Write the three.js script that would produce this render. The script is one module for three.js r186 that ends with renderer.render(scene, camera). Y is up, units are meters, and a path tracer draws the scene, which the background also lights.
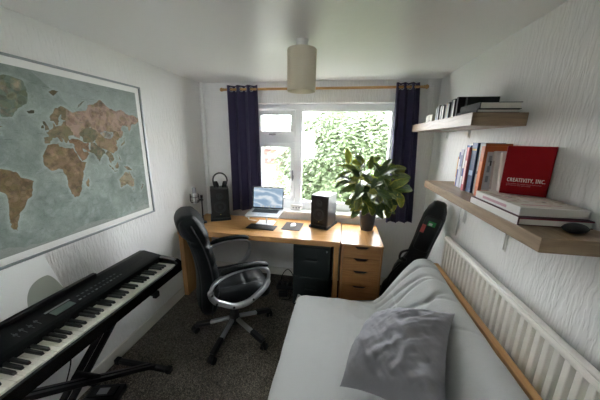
import * as THREE from 'three';
import { RoundedBoxGeometry } from 'three/addons/geometries/RoundedBoxGeometry.js';
import { mergeGeometries } from 'three/addons/utils/BufferGeometryUtils.js';

// ---------------------------------------------------------------- camera, sky, sun, exposure
const scene = new THREE.Scene();
const camera = new THREE.PerspectiveCamera(77.02, 1.5, 0.05, 200);
{
  const pitch = -0.238, yaw = 0.161, roll = 0.017;
  const f = new THREE.Vector3(-Math.sin(yaw) * Math.cos(pitch), Math.sin(pitch), -Math.cos(yaw) * Math.cos(pitch));
  const r = new THREE.Vector3(Math.cos(yaw), 0, -Math.sin(yaw)), u = new THREE.Vector3().crossVectors(r, f);
  const r2 = r.clone().multiplyScalar(Math.cos(roll)).addScaledVector(u, Math.sin(roll));
  const u2 = u.clone().multiplyScalar(Math.cos(roll)).addScaledVector(r, -Math.sin(roll));
  camera.quaternion.setFromRotationMatrix(new THREE.Matrix4().makeBasis(r2, u2, f.clone().negate()));
  camera.position.set(1.655, 1.703, 2.858);
}
scene.add(camera);
scene.background = new THREE.Color().setRGB(0.97, 1.0, 1.02);       // even overcast sky
scene.backgroundIntensity = 5.0;
const sun = new THREE.DirectionalLight(0xfff4e4, .5);               // veiled sun behind the house, on the garden only
sun.position.set(6, 16, 14); sun.target.position.set(1, 0, -8);
sun.castShadow = true; sun.shadow.radius = 6; sun.shadow.mapSize.set(2048, 2048);
Object.assign(sun.shadow.camera, { left: -16, right: 16, top: 16, bottom: -16, near: 1, far: 60 });
scene.add(sun, sun.target);
const renderer = new THREE.WebGLRenderer({ antialias: true });
renderer.toneMapping = THREE.LinearToneMapping;
renderer.toneMappingExposure = 4.8;
renderer.shadowMap.enabled = true;
renderer.shadowMap.type = THREE.PCFSoftShadowMap;

// ---------------------------------------------------------------- helpers
const V = (x, y, z) => new THREE.Vector3(x, y, z);
function rng(seed) { let s = seed >>> 0; return () => { s = (s + 0x6d2b79f5) | 0; let t = Math.imul(s ^ (s >>> 15), 1 | s); t = (t + Math.imul(t ^ (t >>> 7), 61 | t)) ^ t; return ((t ^ (t >>> 14)) >>> 0) / 4294967296; }; }
const hash2 = (x, y, s) => { let h = Math.imul(x, 374761393) ^ Math.imul(y, 668265263) ^ Math.imul(s, 1274126177); h = Math.imul(h ^ (h >>> 13), 1274126177); return ((h ^ (h >>> 16)) >>> 0) / 4294967296; };
const mod = (a, n) => ((a % n) + n) % n, lerp = (a, b, t) => a + (b - a) * t, clamp = (v, a, b) => Math.min(b, Math.max(a, v)), sst = (a, b, x) => { const t = clamp((x - a) / (b - a), 0, 1); return t * t * (3 - 2 * t); };
function pnoise(x, y, px, py, s = 1) {                                // value noise, periodic in px, py
  const xi = Math.floor(x), yi = Math.floor(y), fx = x - xi, fy = y - yi, u = fx * fx * (3 - 2 * fx), v = fy * fy * (3 - 2 * fy);
  const h = (a, b) => hash2(mod(a, px), mod(b, py), s);
  return lerp(lerp(h(xi, yi), h(xi + 1, yi), u), lerp(h(xi, yi + 1), h(xi + 1, yi + 1), u), v);
}
const noise2 = (x, y, s = 1) => pnoise(x, y, 4096, 4096, s) * 2 - 1;
const fbm = (x, y, s = 1, o = 4) => { let a = 0, w = .5; for (let i = 0; i < o; i++) { a += w * noise2(x, y, s + i); x *= 2.03; y *= 2.03; w *= .5; } return a; };
function dataTex(w, h, fn, srgb, ru = 1, rv = 1) {                    // fn(u, v) -> [r, g, b] in 0..1
  const d = new Uint8Array(w * h * 4);
  for (let j = 0; j < h; j++) for (let i = 0; i < w; i++) { const c = fn((i + .5) / w, (j + .5) / h), k = (j * w + i) * 4; for (let q = 0; q < 3; q++) d[k + q] = clamp(c[q], 0, 1) * 255; d[k + 3] = 255; }
  const t = new THREE.DataTexture(d, w, h); t.wrapS = t.wrapT = THREE.RepeatWrapping; t.magFilter = t.minFilter = THREE.LinearFilter;
  if (srgb) t.colorSpace = THREE.SRGBColorSpace; t.repeat.set(ru, rv); t.needsUpdate = true; return t;
}
function canvasTex(w, h, draw) { const c = document.createElement('canvas'); c.width = w; c.height = h; draw(c.getContext('2d'), w, h); const t = new THREE.CanvasTexture(c); t.colorSpace = THREE.SRGBColorSpace; return t; }
const std = (color, roughness = .6, extra = {}) => new THREE.MeshStandardMaterial({ color, roughness, ...extra });
const phys = (color, roughness, extra) => new THREE.MeshPhysicalMaterial({ color, roughness, ...extra });
// uv in metres, the u axis along `grain`
function metricUV(g, grain = 'x', du = 0, dv = 0) {
  g = g.index ? g.toNonIndexed() : g; const p = g.attributes.position, n = p.count, uv = new Float32Array(n * 2), a = V(), b = V(), c = V(), ax = 'xyz'.indexOf(grain);
  for (let i = 0; i < n; i += 3) {
    a.fromBufferAttribute(p, i); b.fromBufferAttribute(p, i + 1); c.fromBufferAttribute(p, i + 2);
    const no = b.clone().sub(a).cross(c.clone().sub(a)), m = [Math.abs(no.x), Math.abs(no.y), Math.abs(no.z)], k = m.indexOf(Math.max(...m));
    const o = [0, 1, 2].filter((q) => q !== k); let [uu, vv] = o; if (vv === ax) [uu, vv] = [vv, uu];
    [a, b, c].forEach((q, j) => { uv[(i + j) * 2] = q.getComponent(uu) + du; uv[(i + j) * 2 + 1] = q.getComponent(vv) + dv; });
  }
  g.setAttribute('uv', new THREE.BufferAttribute(uv, 2)); return g;
}
function smooth(g) {                                                 // normals shared by place, uv seams kept
  g.computeVertexNormals(); const p = g.attributes.position, n = g.attributes.normal, map = new Map();
  const key = (i) => Math.round(p.getX(i) * 2e4) + ',' + Math.round(p.getY(i) * 2e4) + ',' + Math.round(p.getZ(i) * 2e4);
  for (let i = 0; i < p.count; i++) { const k = key(i), m = map.get(k) ?? V(); m.x += n.getX(i); m.y += n.getY(i); m.z += n.getZ(i); map.set(k, m); }
  for (const m of map.values()) m.normalize();
  for (let i = 0; i < p.count; i++) { const m = map.get(key(i)); n.setXYZ(i, m.x, m.y, m.z); } return g;
}
const bx = (x0, x1, y0, y1, z0, z1, r = .004) => (r ? new RoundedBoxGeometry(x1 - x0, y1 - y0, z1 - z0, 2, Math.min(r, (x1 - x0) / 2.01, (y1 - y0) / 2.01, (z1 - z0) / 2.01)) : new THREE.BoxGeometry(x1 - x0, y1 - y0, z1 - z0)).translate((x0 + x1) / 2, (y0 + y1) / 2, (z0 + z1) / 2);
// padded slab: subdivided box with rounded rim, then bent by fn(v)
function pad(w, h, d, nx, ny, nz, r, fn) {
  const g = new THREE.BoxGeometry(w, h, d, nx, ny, nz), p = g.attributes.position, v = V(), q = V(), R = Array.isArray(r) ? r : [r, r, r];
  for (let i = 0; i < p.count; i++) {
    v.fromBufferAttribute(p, i); q.set(clamp(v.x, -w / 2 + R[0], w / 2 - R[0]), clamp(v.y, -h / 2 + R[1], h / 2 - R[1]), clamp(v.z, -d / 2 + R[2], d / 2 - R[2]));
    const e = V((v.x - q.x) / R[0], (v.y - q.y) / R[1], (v.z - q.z) / R[2]), l = Math.hypot(e.x, e.y, e.z), m = Math.max(Math.abs(e.x), Math.abs(e.y), Math.abs(e.z));
    if (l > 0) e.multiplyScalar(m / l);
    v.set(q.x + e.x * R[0], q.y + e.y * R[1], q.z + e.z * R[2]); if (fn) fn(v); p.setXYZ(i, v.x, v.y, v.z);
  }
  return smooth(g);
}
const tube = (pts, r, n = 24, rs = 8, closed = false) => new THREE.TubeGeometry(new THREE.CatmullRomCurve3(pts.map((q) => V(...q)), closed, 'catmullrom', .5), n, r, rs, closed);
function bar(a, b, w, h, up = V(0, 1, 0)) {                           // rectangular bar from a to b
  a = V(...a); b = V(...b); const d = b.clone().sub(a), l = d.length(); d.normalize(); const x = V().crossVectors(up, d).normalize(), y = V().crossVectors(d, x);
  return new RoundedBoxGeometry(w, h, l, 2, Math.min(w, h) * .2).applyMatrix4(new THREE.Matrix4().makeBasis(x, y, d).setPosition(a.add(b).multiplyScalar(.5)));
}
const cyl = (r0, r1, h, x, y, z, n = 24) => new THREE.CylinderGeometry(r1, r0, h, n).translate(x, y + h / 2, z);
// thin sheet with thickness: fn(u, v) -> [x, y, z]
function sheet(nu, nv, fn, th) {
  const P = [], pos = [], uv = [], idx = [];
  for (let j = 0; j <= nv; j++) for (let i = 0; i <= nu; i++) P.push(V(...fn(i / nu, j / nv)));
  const at = (i, j) => P[clamp(j, 0, nv) * (nu + 1) + clamp(i, 0, nu)];
  for (const s of [1, -1]) for (let j = 0; j <= nv; j++) for (let i = 0; i <= nu; i++) {
    const n = at(i + 1, j).clone().sub(at(i - 1, j)).cross(at(i, j + 1).clone().sub(at(i, j - 1))).normalize(), q = at(i, j).clone().addScaledVector(n, s * th / 2);
    pos.push(q.x, q.y, q.z); uv.push(i / nu, j / nv);
  }
  const N = (nu + 1) * (nv + 1), id = (i, j, s) => s * N + j * (nu + 1) + i;
  for (let j = 0; j < nv; j++) for (let i = 0; i < nu; i++) { const a = id(i, j, 0), b = id(i + 1, j, 0), c = id(i + 1, j + 1, 0), d = id(i, j + 1, 0); idx.push(a, b, c, a, c, d, a + N, c + N, b + N, a + N, d + N, c + N); }
  for (let i = 0; i < nu; i++) { const a = id(i, 0, 0), b = id(i + 1, 0, 0), c = id(i, nv, 0), d = id(i + 1, nv, 0); idx.push(a, a + N, b + N, a, b + N, b, c, d, d + N, c, d + N, c + N); }
  for (let j = 0; j < nv; j++) { const a = id(0, j, 0), b = id(0, j + 1, 0), c = id(nu, j, 0), d = id(nu, j + 1, 0); idx.push(a, b, b + N, a, b + N, a + N, c, c + N, d + N, c, d + N, d); }
  const g = new THREE.BufferGeometry(); g.setAttribute('position', new THREE.Float32BufferAttribute(pos, 3)); g.setAttribute('uv', new THREE.Float32BufferAttribute(uv, 2)); g.setIndex(idx); g.computeVertexNormals(); return g;
}
const used = {};
const numbered = (n) => { const k = used[n] = (used[n] ?? -1) + 1; return k ? n + '_' + String(k).padStart(3, '0') : n; };
const plain = (g) => { g = g.index ? g.toNonIndexed() : g; for (const k of Object.keys(g.attributes)) if (!['position', 'normal', 'uv'].includes(k)) g.deleteAttribute(k); return g; };
function mesh(name, geo, mat, parent = scene) {
  if (Array.isArray(geo)) geo = geo.length > 1 ? mergeGeometries(geo.map(plain)) : geo[0];
  const m = new THREE.Mesh(geo, mat); m.name = parent === scene ? numbered(name) : name; m.castShadow = m.receiveShadow = true; parent.add(m); return m;
}
function tag(o, label, category, group) { Object.assign(o.userData, { label, category }); if (group) o.userData.group = group; return o; }
function thing(name, label, category, pos = [0, 0, 0], turn = 0, group) { const o = new THREE.Group(); o.name = numbered(name); o.position.set(...pos); o.rotation.y = turn; scene.add(o); return tag(o, label, category, group); }
function struct(name, geo, mat, parent = scene, label) { const m = mesh(name, geo, mat, parent); if (parent === scene) { m.userData.kind = 'structure'; if (label) m.userData.label = label; } return m; }

// ---------------------------------------------------------------- materials
const W = 2.575, H = 2.30, ZF = 3.75;
const wallBump = dataTex(512, 512, (u, v) => {                       // embossed paper: ripples running down the wall
  const w = (pnoise(u * 14, v * 9, 14, 9, 3) - .5) * .014, a = pnoise((u + w) * 62, v * 9, 62, 9, 4), b = pnoise((u + w) * 96, v * 20, 96, 20, 5), c = sst(.32, .68, a * .65 + b * .35);
  return [c, c, c];
}, false, 2, 2);
const wallMat = std(new THREE.Color().setRGB(.84, .84, .825), .8, { bumpMap: wallBump, bumpScale: .0018 });
const ceilMat = phys(new THREE.Color().setRGB(.87, .87, .86), .38, { clearcoat: .35, clearcoatRoughness: .22, bumpMap: dataTex(256, 256, (u, v) => { const c = pnoise(u * 6, v * 6, 6, 6, 21) * .7 + pnoise(u * 40, v * 40, 40, 40, 22) * .3; return [c, c, c]; }, false, .8, .8), bumpScale: .003 });
const carpetMat = (() => {
  const n = 1024, f = (u, v) => pnoise(u * 300, v * 300, 300, 300, 31), g = (u, v) => pnoise(u * 90, v * 90, 90, 90, 32), h = (u, v) => pnoise(u * 9, v * 9, 9, 9, 33);
  const map = dataTex(n, n, (u, v) => { const a = f(u, v), b = g(u, v), c = h(u, v), k = .255 + .28 * (a - .3) + .13 * (b - .5) + .05 * (c - .5), w = a > .72 ? .07 : 0; return [k * 1.07 + w, k * 1.0 + w, k * .89 + w * .85]; }, true, 1, 1);
  const bump = dataTex(512, 512, (u, v) => { const c = pnoise(u * 200, v * 200, 200, 200, 41) * .6 + pnoise(u * 70, v * 70, 70, 70, 42) * .4; return [c, c, c]; }, false, 1, 1);
  return std(0xffffff, 1, { map, bumpMap: bump, bumpScale: .006 });
})();
function wood(c0, c1, seed, rough = .45) {                           // straight veneer grain along u, tile is 1.2 m x 0.4 m
  const map = dataTex(1024, 512, (u, v) => {
    const w = pnoise(u * 5, v * 6, 5, 6, seed) * .10, y = v + w;
    const a = pnoise(u * 8, y * 46, 8, 46, seed + 1), b = pnoise(u * 40, v * 170, 40, 170, seed + 2), c = pnoise(u * 3, y * 9, 3, 9, seed + 3);
    const k = clamp(a * .5 + b * .3 + c * .35 - .08, 0, 1); return [0, 1, 2].map((q) => lerp(c0[q], c1[q], k));
  }, true, 1 / 1.2, 1 / .4);
  return std(0xffffff, rough, { map });
}
const deskWood = wood([.72, .53, .33], [.83, .65, .44], 51, .3); deskWood.roughness = .27;
const drawerWood = wood([.58, .40, .23], [.72, .53, .33], 61, .5);
const shelfWood = wood([.50, .42, .33], [.66, .57, .46], 71, .42);
const railWood = wood([.72, .53, .33], [.84, .67, .46], 81, .5);
const rodWood = wood([.70, .52, .30], [.80, .63, .40], 91, .4);
const M = {
  white: std(0xe9e9e6, .35), upvc: phys(0xf3f4f4, .28, { clearcoat: .3 }), skirting: std(0xdedbd3, .45),
  black: std(0x0d0d0e, .45), blackGloss: phys(0x08080a, .22, { clearcoat: .4 }), blackMetal: std(0x0c0c0d, .4, { metalness: .3 }), rubber: std(0x101010, .9),
  silver: std(0xb9bcc0, .32, { metalness: .85 }), chrome: std(0xcfd2d5, .2, { metalness: .95 }), alu: std(0xc9cbce, .4, { metalness: .25 }), brass: std(0x9c7a3c, .35, { metalness: .8 }),
  cabinet: phys(0x252c2c, .45, { specularIntensity: .6 }), cabinetDark: std(0x1f2527, .5),
  glass: phys(0xffffff, .02, { transmission: 1, thickness: 0, ior: 1.45 }),
  radiator: phys(0xe6e2da, .35, { clearcoat: .25 }), ivory: phys(0xe6e2d6, .3, { clearcoat: .4 }), ebony: phys(0x0b0b0c, .3, { clearcoat: .3 }),
  foam: std(0x2b2c2e, .95), paper: std(0xdcd8cf, .85), darkGrey: std(0x26282a, .6), midGrey: std(0x7d8082, .5),
};
const leather = phys(0x0a0e10, .40, { specularIntensity: .3, bumpMap: dataTex(256, 256, (u, v) => { const c = pnoise(u * 60, v * 60, 60, 60, 11) * .6 + pnoise(u * 24, v * 24, 24, 24, 12) * .4; return [c, c, c]; }, false, 3, 3), bumpScale: .0008 });
const clothBump = dataTex(256, 256, (u, v) => { const c = (Math.sin(u * Math.PI * 2 * 60) * Math.sin(v * Math.PI * 2 * 60)) * .25 + .5 + (pnoise(u * 30, v * 30, 30, 30, 15) - .5) * .5; return [c, c, c]; }, false, 4, 4);
const coverMat = std(new THREE.Color().setRGB(.465, .475, .47), .95, { bumpMap: clothBump, bumpScale: .0006 });
const linenMat = std(new THREE.Color().setRGB(.31, .308, .335), .95, { bumpMap: clothBump, bumpScale: .0008 });
const curtainMat = phys(new THREE.Color().setRGB(.042, .034, .085), .75, { transmission: .06, thickness: 0,  bumpMap: clothBump, bumpScale: .0005 });

// ---------------------------------------------------------------- the room
const slab = (x0, x1, y0, y1, z0, z1, g = 'x') => metricUV(bx(x0, x1, y0, y1, z0, z1, 0), g);
struct('floor', slab(-.2, W + .2, -.2, 0, -.3, 5.5), carpetMat, scene, 'dark brown flecked carpet');
struct('ceiling', slab(-.2, W + .2, H, H + .2, -.3, 5.5), ceilMat, scene, 'white painted ceiling');
struct('wall_left', slab(-.2, 0, 0, H, -.3, ZF, 'z'), wallMat, scene, 'white embossed wallpaper wall with the map');
struct('wall_right', slab(W, W + .2, 0, H, -.3, ZF, 'z'), wallMat, scene, 'white embossed wallpaper wall with shelves');
const WX0 = .60, WX1 = 2.225, WY0 = .862, WY1 = 2.085;               // window opening
{
  const s = new THREE.Shape([[0, 0], [W, 0], [W, H], [0, H]].map(([a, b]) => new THREE.Vector2(a, b)));
  s.holes.push(new THREE.Path([[WX0, WY0], [WX0, WY1], [WX1, WY1], [WX1, WY0]].map(([a, b]) => new THREE.Vector2(a, b))));
  struct('wall_back', metricUV(new THREE.ExtrudeGeometry(s, { depth: .3, bevelEnabled: false }).translate(0, 0, -.3)), wallMat, scene, 'white embossed wallpaper wall round the window');
}
{ // wall behind the viewer; unseen doorway and landing window placed to light viewer-facing sides
  const D0 = .12, D1 = .92, DH = 2.02, LZ = 5.35, frame = (name, holes, z, label) => { const q = new THREE.Shape([[-.2, 0], [W + .2, 0], [W + .2, H], [-.2, H]].map(([a, b]) => new THREE.Vector2(a, b))); for (const [x0, x1, y0, y1] of holes) q.holes.push(new THREE.Path([[x0, y0], [x0, y1], [x1, y1], [x1, y0]].map(([a, b]) => new THREE.Vector2(a, b)))); return struct(name, metricUV(new THREE.ExtrudeGeometry(q, { depth: .15, bevelEnabled: false }).translate(0, 0, z)), wallMat, scene, label); };
  frame('wall_front', [[D0, D1, .0005, DH]], ZF, 'white wall behind the viewer');
  frame('wall_unseen_landing_end', [[.12, .92, 1.0, 2.0]], LZ, 'white end wall of the unseen landing');
  struct('wall_unseen_landing_left', slab(-.2, 0, 0, H, ZF + .15, LZ), wallMat, scene, 'left wall of the unseen landing');
  struct('wall_unseen_landing_right', slab(W, W + .2, 0, H, ZF + .15, LZ), wallMat, scene, 'right wall of the unseen landing');
  const d = struct('unseen_door_1', bx(D0 - .045, D0 - .005, .005, DH - .01, ZF - .82, ZF - .03, .004), M.white, scene, 'unseen white door standing open behind the viewer');
  for (const [z0, z1, y0, y1] of [[.08, .36, .2, .9], [.43, .71, .2, .9], [.08, .36, 1.05, 1.85], [.43, .71, 1.05, 1.85]]) mesh('panel', bx(D0 - .005, D0 + .004, y0, y1, ZF - .03 - z1, ZF - .03 - z0, .003), M.white, d);
  mesh('handle', [tube([[D0 - .005, 1.0, ZF - .76], [D0 + .04, 1.0, ZF - .76], [D0 + .045, 1.0, ZF - .66]], .009)], M.silver, d);
  const w = struct('window_2', [bx(.12, .92, 1.95, 2.0, LZ + .05, LZ + .11), bx(.12, .92, 1.0, 1.05, LZ + .05, LZ + .11), bx(.12, .17, 1.05, 1.95, LZ + .05, LZ + .11), bx(.87, .92, 1.05, 1.95, LZ + .05, LZ + .11)], M.upvc, scene, 'unseen landing window placed to light surfaces facing the viewer');
  mesh('pane', bx(.16, .88, 1.04, 1.96, LZ + .077, LZ + .083, 0), M.glass, w);
}
struct('baseboard_left', bx(0, .016, 0, .1, 0, ZF, .004), M.skirting, scene, 'cream painted skirting under the map wall');
struct('baseboard_back', bx(.016, W - .016, 0, .1, 0, .016, .004), M.skirting, scene, 'cream painted skirting under the window');
struct('baseboard_right', bx(W - .016, W, 0, .1, 0, ZF, .004), M.skirting, scene, 'cream painted skirting behind the futon');
struct('trim_1', cyl(.020, .020, H, .055, 0, .045), M.white, scene, 'white vertical pipe in the corner');

{ // window: frame, transom, mullion, two opening sashes on the left, one fixed pane
  const z0 = -.17, z1 = -.10, w = struct('window_1', [bx(WX0, WX1, 2.025, WY1, z0, z1), bx(WX0, WX1, WY0, .945, z0, z1), bx(WX0, WX0 + .05, .945, 2.025, z0, z1), bx(WX1 - .05, WX1, .945, 2.025, z0, z1)], M.upvc, scene, 'white plastic window over the desk');
  mesh('mullion', bx(1.105, 1.168, .945, 2.025, z0, z1 + .004), M.upvc, w);
  mesh('transom', bx(WX0 + .05, 1.105, 1.66, 1.735, z0, z1 + .002), M.upvc, w);
  const ring = (x0, x1, y0, y1, t, za, zb) => [bx(x0, x1, y1 - t, y1, za, zb), bx(x0, x1, y0, y0 + t, za, zb), bx(x0, x0 + t, y0 + t, y1 - t, za, zb), bx(x1 - t, x1, y0 + t, y1 - t, za, zb)];
  const sash = (x0, x1, y0, y1) => { const s = mesh('sash', ring(x0, x1, y0, y1, .052, z0 + .01, z1 + .018), M.upvc, w); mesh('pane', bx(x0 + .045, x1 - .045, y0 + .045, y1 - .045, -.142, -.136, 0), M.glass, s); return s; };
  const s1 = sash(.65, 1.106, 1.735, 2.02), s2 = sash(.65, 1.106, .95, 1.66);
  mesh('bead', ring(1.168, WX1 - .05, .945, 2.025, .018, z0 + .01, z1 + .008), M.upvc, w);
  mesh('pane', bx(1.175, WX1 - .057, .955, 2.015, -.142, -.136, 0), M.glass, w);
  mesh('handle', [bx(.80, .88, 1.742, 1.760, z1 + .018, z1 + .036), cyl(.012, .012, .02, .84, 1.74, z1 + .03)], M.midGrey, s1);
  mesh('handle', [bx(1.074, 1.092, 1.22, 1.34, z1 + .03, z1 + .045), bx(1.070, 1.096, 1.24, 1.28, z1 + .018, z1 + .034)], M.midGrey, s2);
}
struct('trim_2', bx(WX0 - .0, WX1, WY0 - .03, WY0 + .004, -.17, .045, .006), M.white, scene, 'white window sill');

// ---------------------------------------------------------------- garden outside
{
  const lawn = struct('ground', slab(-30, 30, -3.0, -2.8, -45, -.6), std(0x4c5544, 1), scene, 'lawn of the garden outside');
  const brick = std(0xffffff, .9, { map: dataTex(512, 512, (u, v) => {
    const row = Math.floor(v * 24), x = mod(u * 8 + (row % 2) * .5, 8), c = Math.floor(x), fu = x - c, fv = v * 24 - row, j = fu < .05 || fv < .14; const t = hash2(c, row, 5) * .12;
    return j ? [.34, .32, .31] : [.33 + t, .22 + t * .8, .20 + t * .7]; }, true, 1 / 1.8, 1 / 1.8) });
  const h = thing('brick_house', 'red brick house seen through the left window panes', 'house', [0, 0, 0]);
  mesh('wall', slab(-10, -1.7, -2.8, 1.17, -16.5, -11.2), brick, h);
  mesh('gutter', bx(-10.1, -1.6, 1.12, 1.25, -11.3, -11.05, .02), M.midGrey, h);
  mesh('string_course', bx(-10.02, -1.68, .58, .72, -11.26, -11.14, .01), std(0x4d4b48, .8), h);
  { const q = new THREE.Shape([[11.05, 1.22], [13.85, 2.6], [16.65, 1.22]].map(([a, b]) => new THREE.Vector2(a, b))); mesh('roof', new THREE.ExtrudeGeometry(q, { depth: 8.6, bevelEnabled: false }).rotateY(Math.PI / 2).translate(-10.15, 0, 0), std(0x6f6c69, .9), h); }
  for (const [x0, x1, y0, y1] of [[-2.85, -2.05, -1.0, .25], [-6.0, -4.4, -1.0, .25], [-3.0, -2.05, -2.6, -1.6]]) {
    const f = mesh('window', [bx(x0, x1, y1 - .1, y1, -11.22, -11.12), bx(x0, x1, y0, y0 + .1, -11.22, -11.12), bx(x0, x0 + .1, y0, y1, -11.22, -11.12), bx(x1 - .1, x1, y0, y1, -11.22, -11.12), bx((x0 + x1) / 2 - .05, (x0 + x1) / 2 + .05, y0, y1, -11.22, -11.12)], M.upvc, h);
    mesh('pane', bx(x0 + .05, x1 - .05, y0 + .05, y1 - .05, -11.19, -11.17, 0), phys(0x565d60, .1, {}), f);
  }
  const barkM = std(0x6a5a48, .9);
  function tree(label, x, z, base, cy, rx, ry, rz, count, size, cols, seed) {
    const t = thing('garden_tree', label, 'tree', [x, base, z]), R = rng(seed), lim = [];
    for (let i = 0; i < 9; i++) { const a = R() * 6.28, e = R() * .9 + .1; lim.push(tube([[0, (cy - base) * .4, 0], [Math.cos(a) * rx * .3, cy - base + ry * (e - .6) * .5, Math.sin(a) * rz * .3], [Math.cos(a) * rx * .75, cy - base + ry * (e - .3) * .9, Math.sin(a) * rz * .75]], .045, 10, 6)); }
    mesh('trunk', tube([[0, 0, 0], [.1, (cy - base) * .5, .05], [0, cy - base + ry * .6, 0]], .14, 12, 8), barkM, t);
    mesh('branches', lim, barkM, t);
    const pos = [], col = [], nor = [], C = new THREE.Color(), sprays = Math.floor(count / 9);
    for (let s = 0; s < sprays; s++) {                               // feathery sprays: leaflets in pairs along a drooping stalk
      let d = V(R() * 2 - 1, R() * 2 - 1, R() * 2 - 1); while (d.length() > 1) d.set(R() * 2 - 1, R() * 2 - 1, R() * 2 - 1); const k = Math.pow(d.length(), -.55); d.multiplyScalar(k);
      const c = V(d.x * rx, cy - base + d.y * ry, d.z * rz), out = V(d.x + R() * .8 - .4, -.25 - R() * .8, d.z + R() * .8 - .4).normalize(), side = V().crossVectors(out, V(R() - .5, 1, R() - .5)).normalize();
      const up = V().crossVectors(side, out), tone = cols[Math.floor(R() * cols.length)], L = size * (3.2 + R() * 2);
      for (let q = 0; q < 9; q++) {
        const a = Math.floor(q / 2) / 4, sg = q === 8 ? 0 : (q % 2 ? 1 : -1), o = c.clone().addScaledVector(out, a * L), dir = out.clone().multiplyScalar(sg ? .55 : 1).addScaledVector(side, sg).normalize(), wv = V().crossVectors(dir, up).normalize().multiplyScalar(size * .2);
        const p0 = o, p1 = o.clone().addScaledVector(dir, size * .5).add(wv), p2 = o.clone().addScaledVector(dir, size), p3 = o.clone().addScaledVector(dir, size * .5).sub(wv);
        C.set(tone).multiplyScalar(.85 + R() * .3);
        for (const p of [p0, p1, p2, p0, p2, p3]) { pos.push(p.x, p.y, p.z); nor.push(up.x, up.y, up.z); col.push(C.r, C.g, C.b); }
      }
    }
    const g = new THREE.BufferGeometry(); g.setAttribute('position', new THREE.Float32BufferAttribute(pos, 3)); g.setAttribute('normal', new THREE.Float32BufferAttribute(nor, 3)); g.setAttribute('color', new THREE.Float32BufferAttribute(col, 3));
    const f = mesh('foliage', g, phys(0xffffff, .7, { vertexColors: true, side: THREE.DoubleSide, transmission: .5, thickness: 0 }), t); f.userData.kind = 'stuff'; return t;
  }
  tree('broad leafy green tree filling the large window pane', 1.95, -7.9, -2.8, .9, 2.6, 2.5, 1.2, 27000, .24, [0x56693f, 0x50623b, 0x5e7148, 0x4b5d38, 0x677950], 101);
  tree('smaller pale green tree in front of the brick house', -.02, -3.7, -2.8, -.05, .36, .95, .35, 2600, .12, [0x596a44, 0x52633d, 0x63744e], 102);
}

// ---------------------------------------------------------------- desk and storage
{
  const d = thing('desk', 'wide light oak desk under the window', 'desk');
  mesh('desktop', metricUV(bx(.012, 1.684, .719, .774, .05, .643, .003)), deskWood, d);
  mesh('side_panel', metricUV(bx(.012, .062, 0, .719, .06, .632, .003), 'y', .3), deskWood, d);
  mesh('side_panel', metricUV(bx(1.626, 1.676, 0, .719, .06, .632, .003), 'y', .7), deskWood, d);
}
{
  const c = thing('filing_cabinet', 'dark grey-green steel filing cabinet under the desk', 'cabinet', [1.41, 0, .32]);
  mesh('body', bx(-.187, .187, .0, .685, -.25, .245, .006), M.cabinet, c);
  for (const [y0, y1] of [[.03, .338], [.35, .67]]) {
    const f = mesh('drawer', bx(-.178, .178, y0, y1, .246, .264, .006), M.cabinet, c), y = y1 - .13;
    mesh('handle', [bx(-.06, .06, y - .006, y + .006, .272, .285, .003), bx(-.06, -.05, y - .006, y + .006, .262, .28, .002), bx(.05, .06, y - .006, y + .006, .262, .28, .002)], M.cabinetDark, f);
    mesh('label_holder', bx(-.055, .055, y + .02, y + .05, .262, .267, .002), M.cabinetDark, f);
  }
  mesh('lock', new THREE.CylinderGeometry(.009, .009, .012, 16).rotateX(Math.PI / 2).translate(.15, .64, .268), M.silver, c);
}
{
  const d = thing('drawer_unit', 'narrow oak drawer chest beside the desk with lens-shaped handle cutouts', 'drawers', [1.884, 0, .325]);
  mesh('body', [metricUV(bx(-.190, -.172, 0, .745, -.27, .31, .002), 'y'), metricUV(bx(.172, .190, 0, .745, -.27, .31, .002), 'y', .4), metricUV(bx(-.172, .172, .0, .745, -.27, -.255, 0), 'y'), metricUV(bx(-.172, .172, .02, .04, -.255, .3, 0), 'x')], drawerWood, d);
  mesh('top', metricUV(bx(-.192, .192, .745, .764, -.275, .318, .002), 'z'), deskWood, d);
  let i = 0;
  for (const [y0, y1] of [[.625, .742], [.497, .621], [.337, .493], [.045, .333]]) {
    const s = new THREE.Shape(); s.moveTo(-.170, y0); s.lineTo(.170, y0); s.lineTo(.170, y1); s.lineTo(.078, y1);
    s.bezierCurveTo(.06, y1 - .004, .055, y1 - .026, .03, y1 - .027); s.lineTo(-.03, y1 - .027); s.bezierCurveTo(-.055, y1 - .026, -.06, y1 - .004, -.078, y1); s.lineTo(-.170, y1); s.closePath();
    const dr = mesh('drawer', metricUV(new THREE.ExtrudeGeometry(s, { depth: .018, bevelEnabled: false, curveSegments: 10 }).translate(0, 0, .295), 'x', i * .37, i * .13), drawerWood, d);
    mesh('drawer_box', bx(-.16, .16, y0 + .01, y1 - .035, -.23, .294, 0), M.darkGrey, dr); i++;
  }
}

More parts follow.
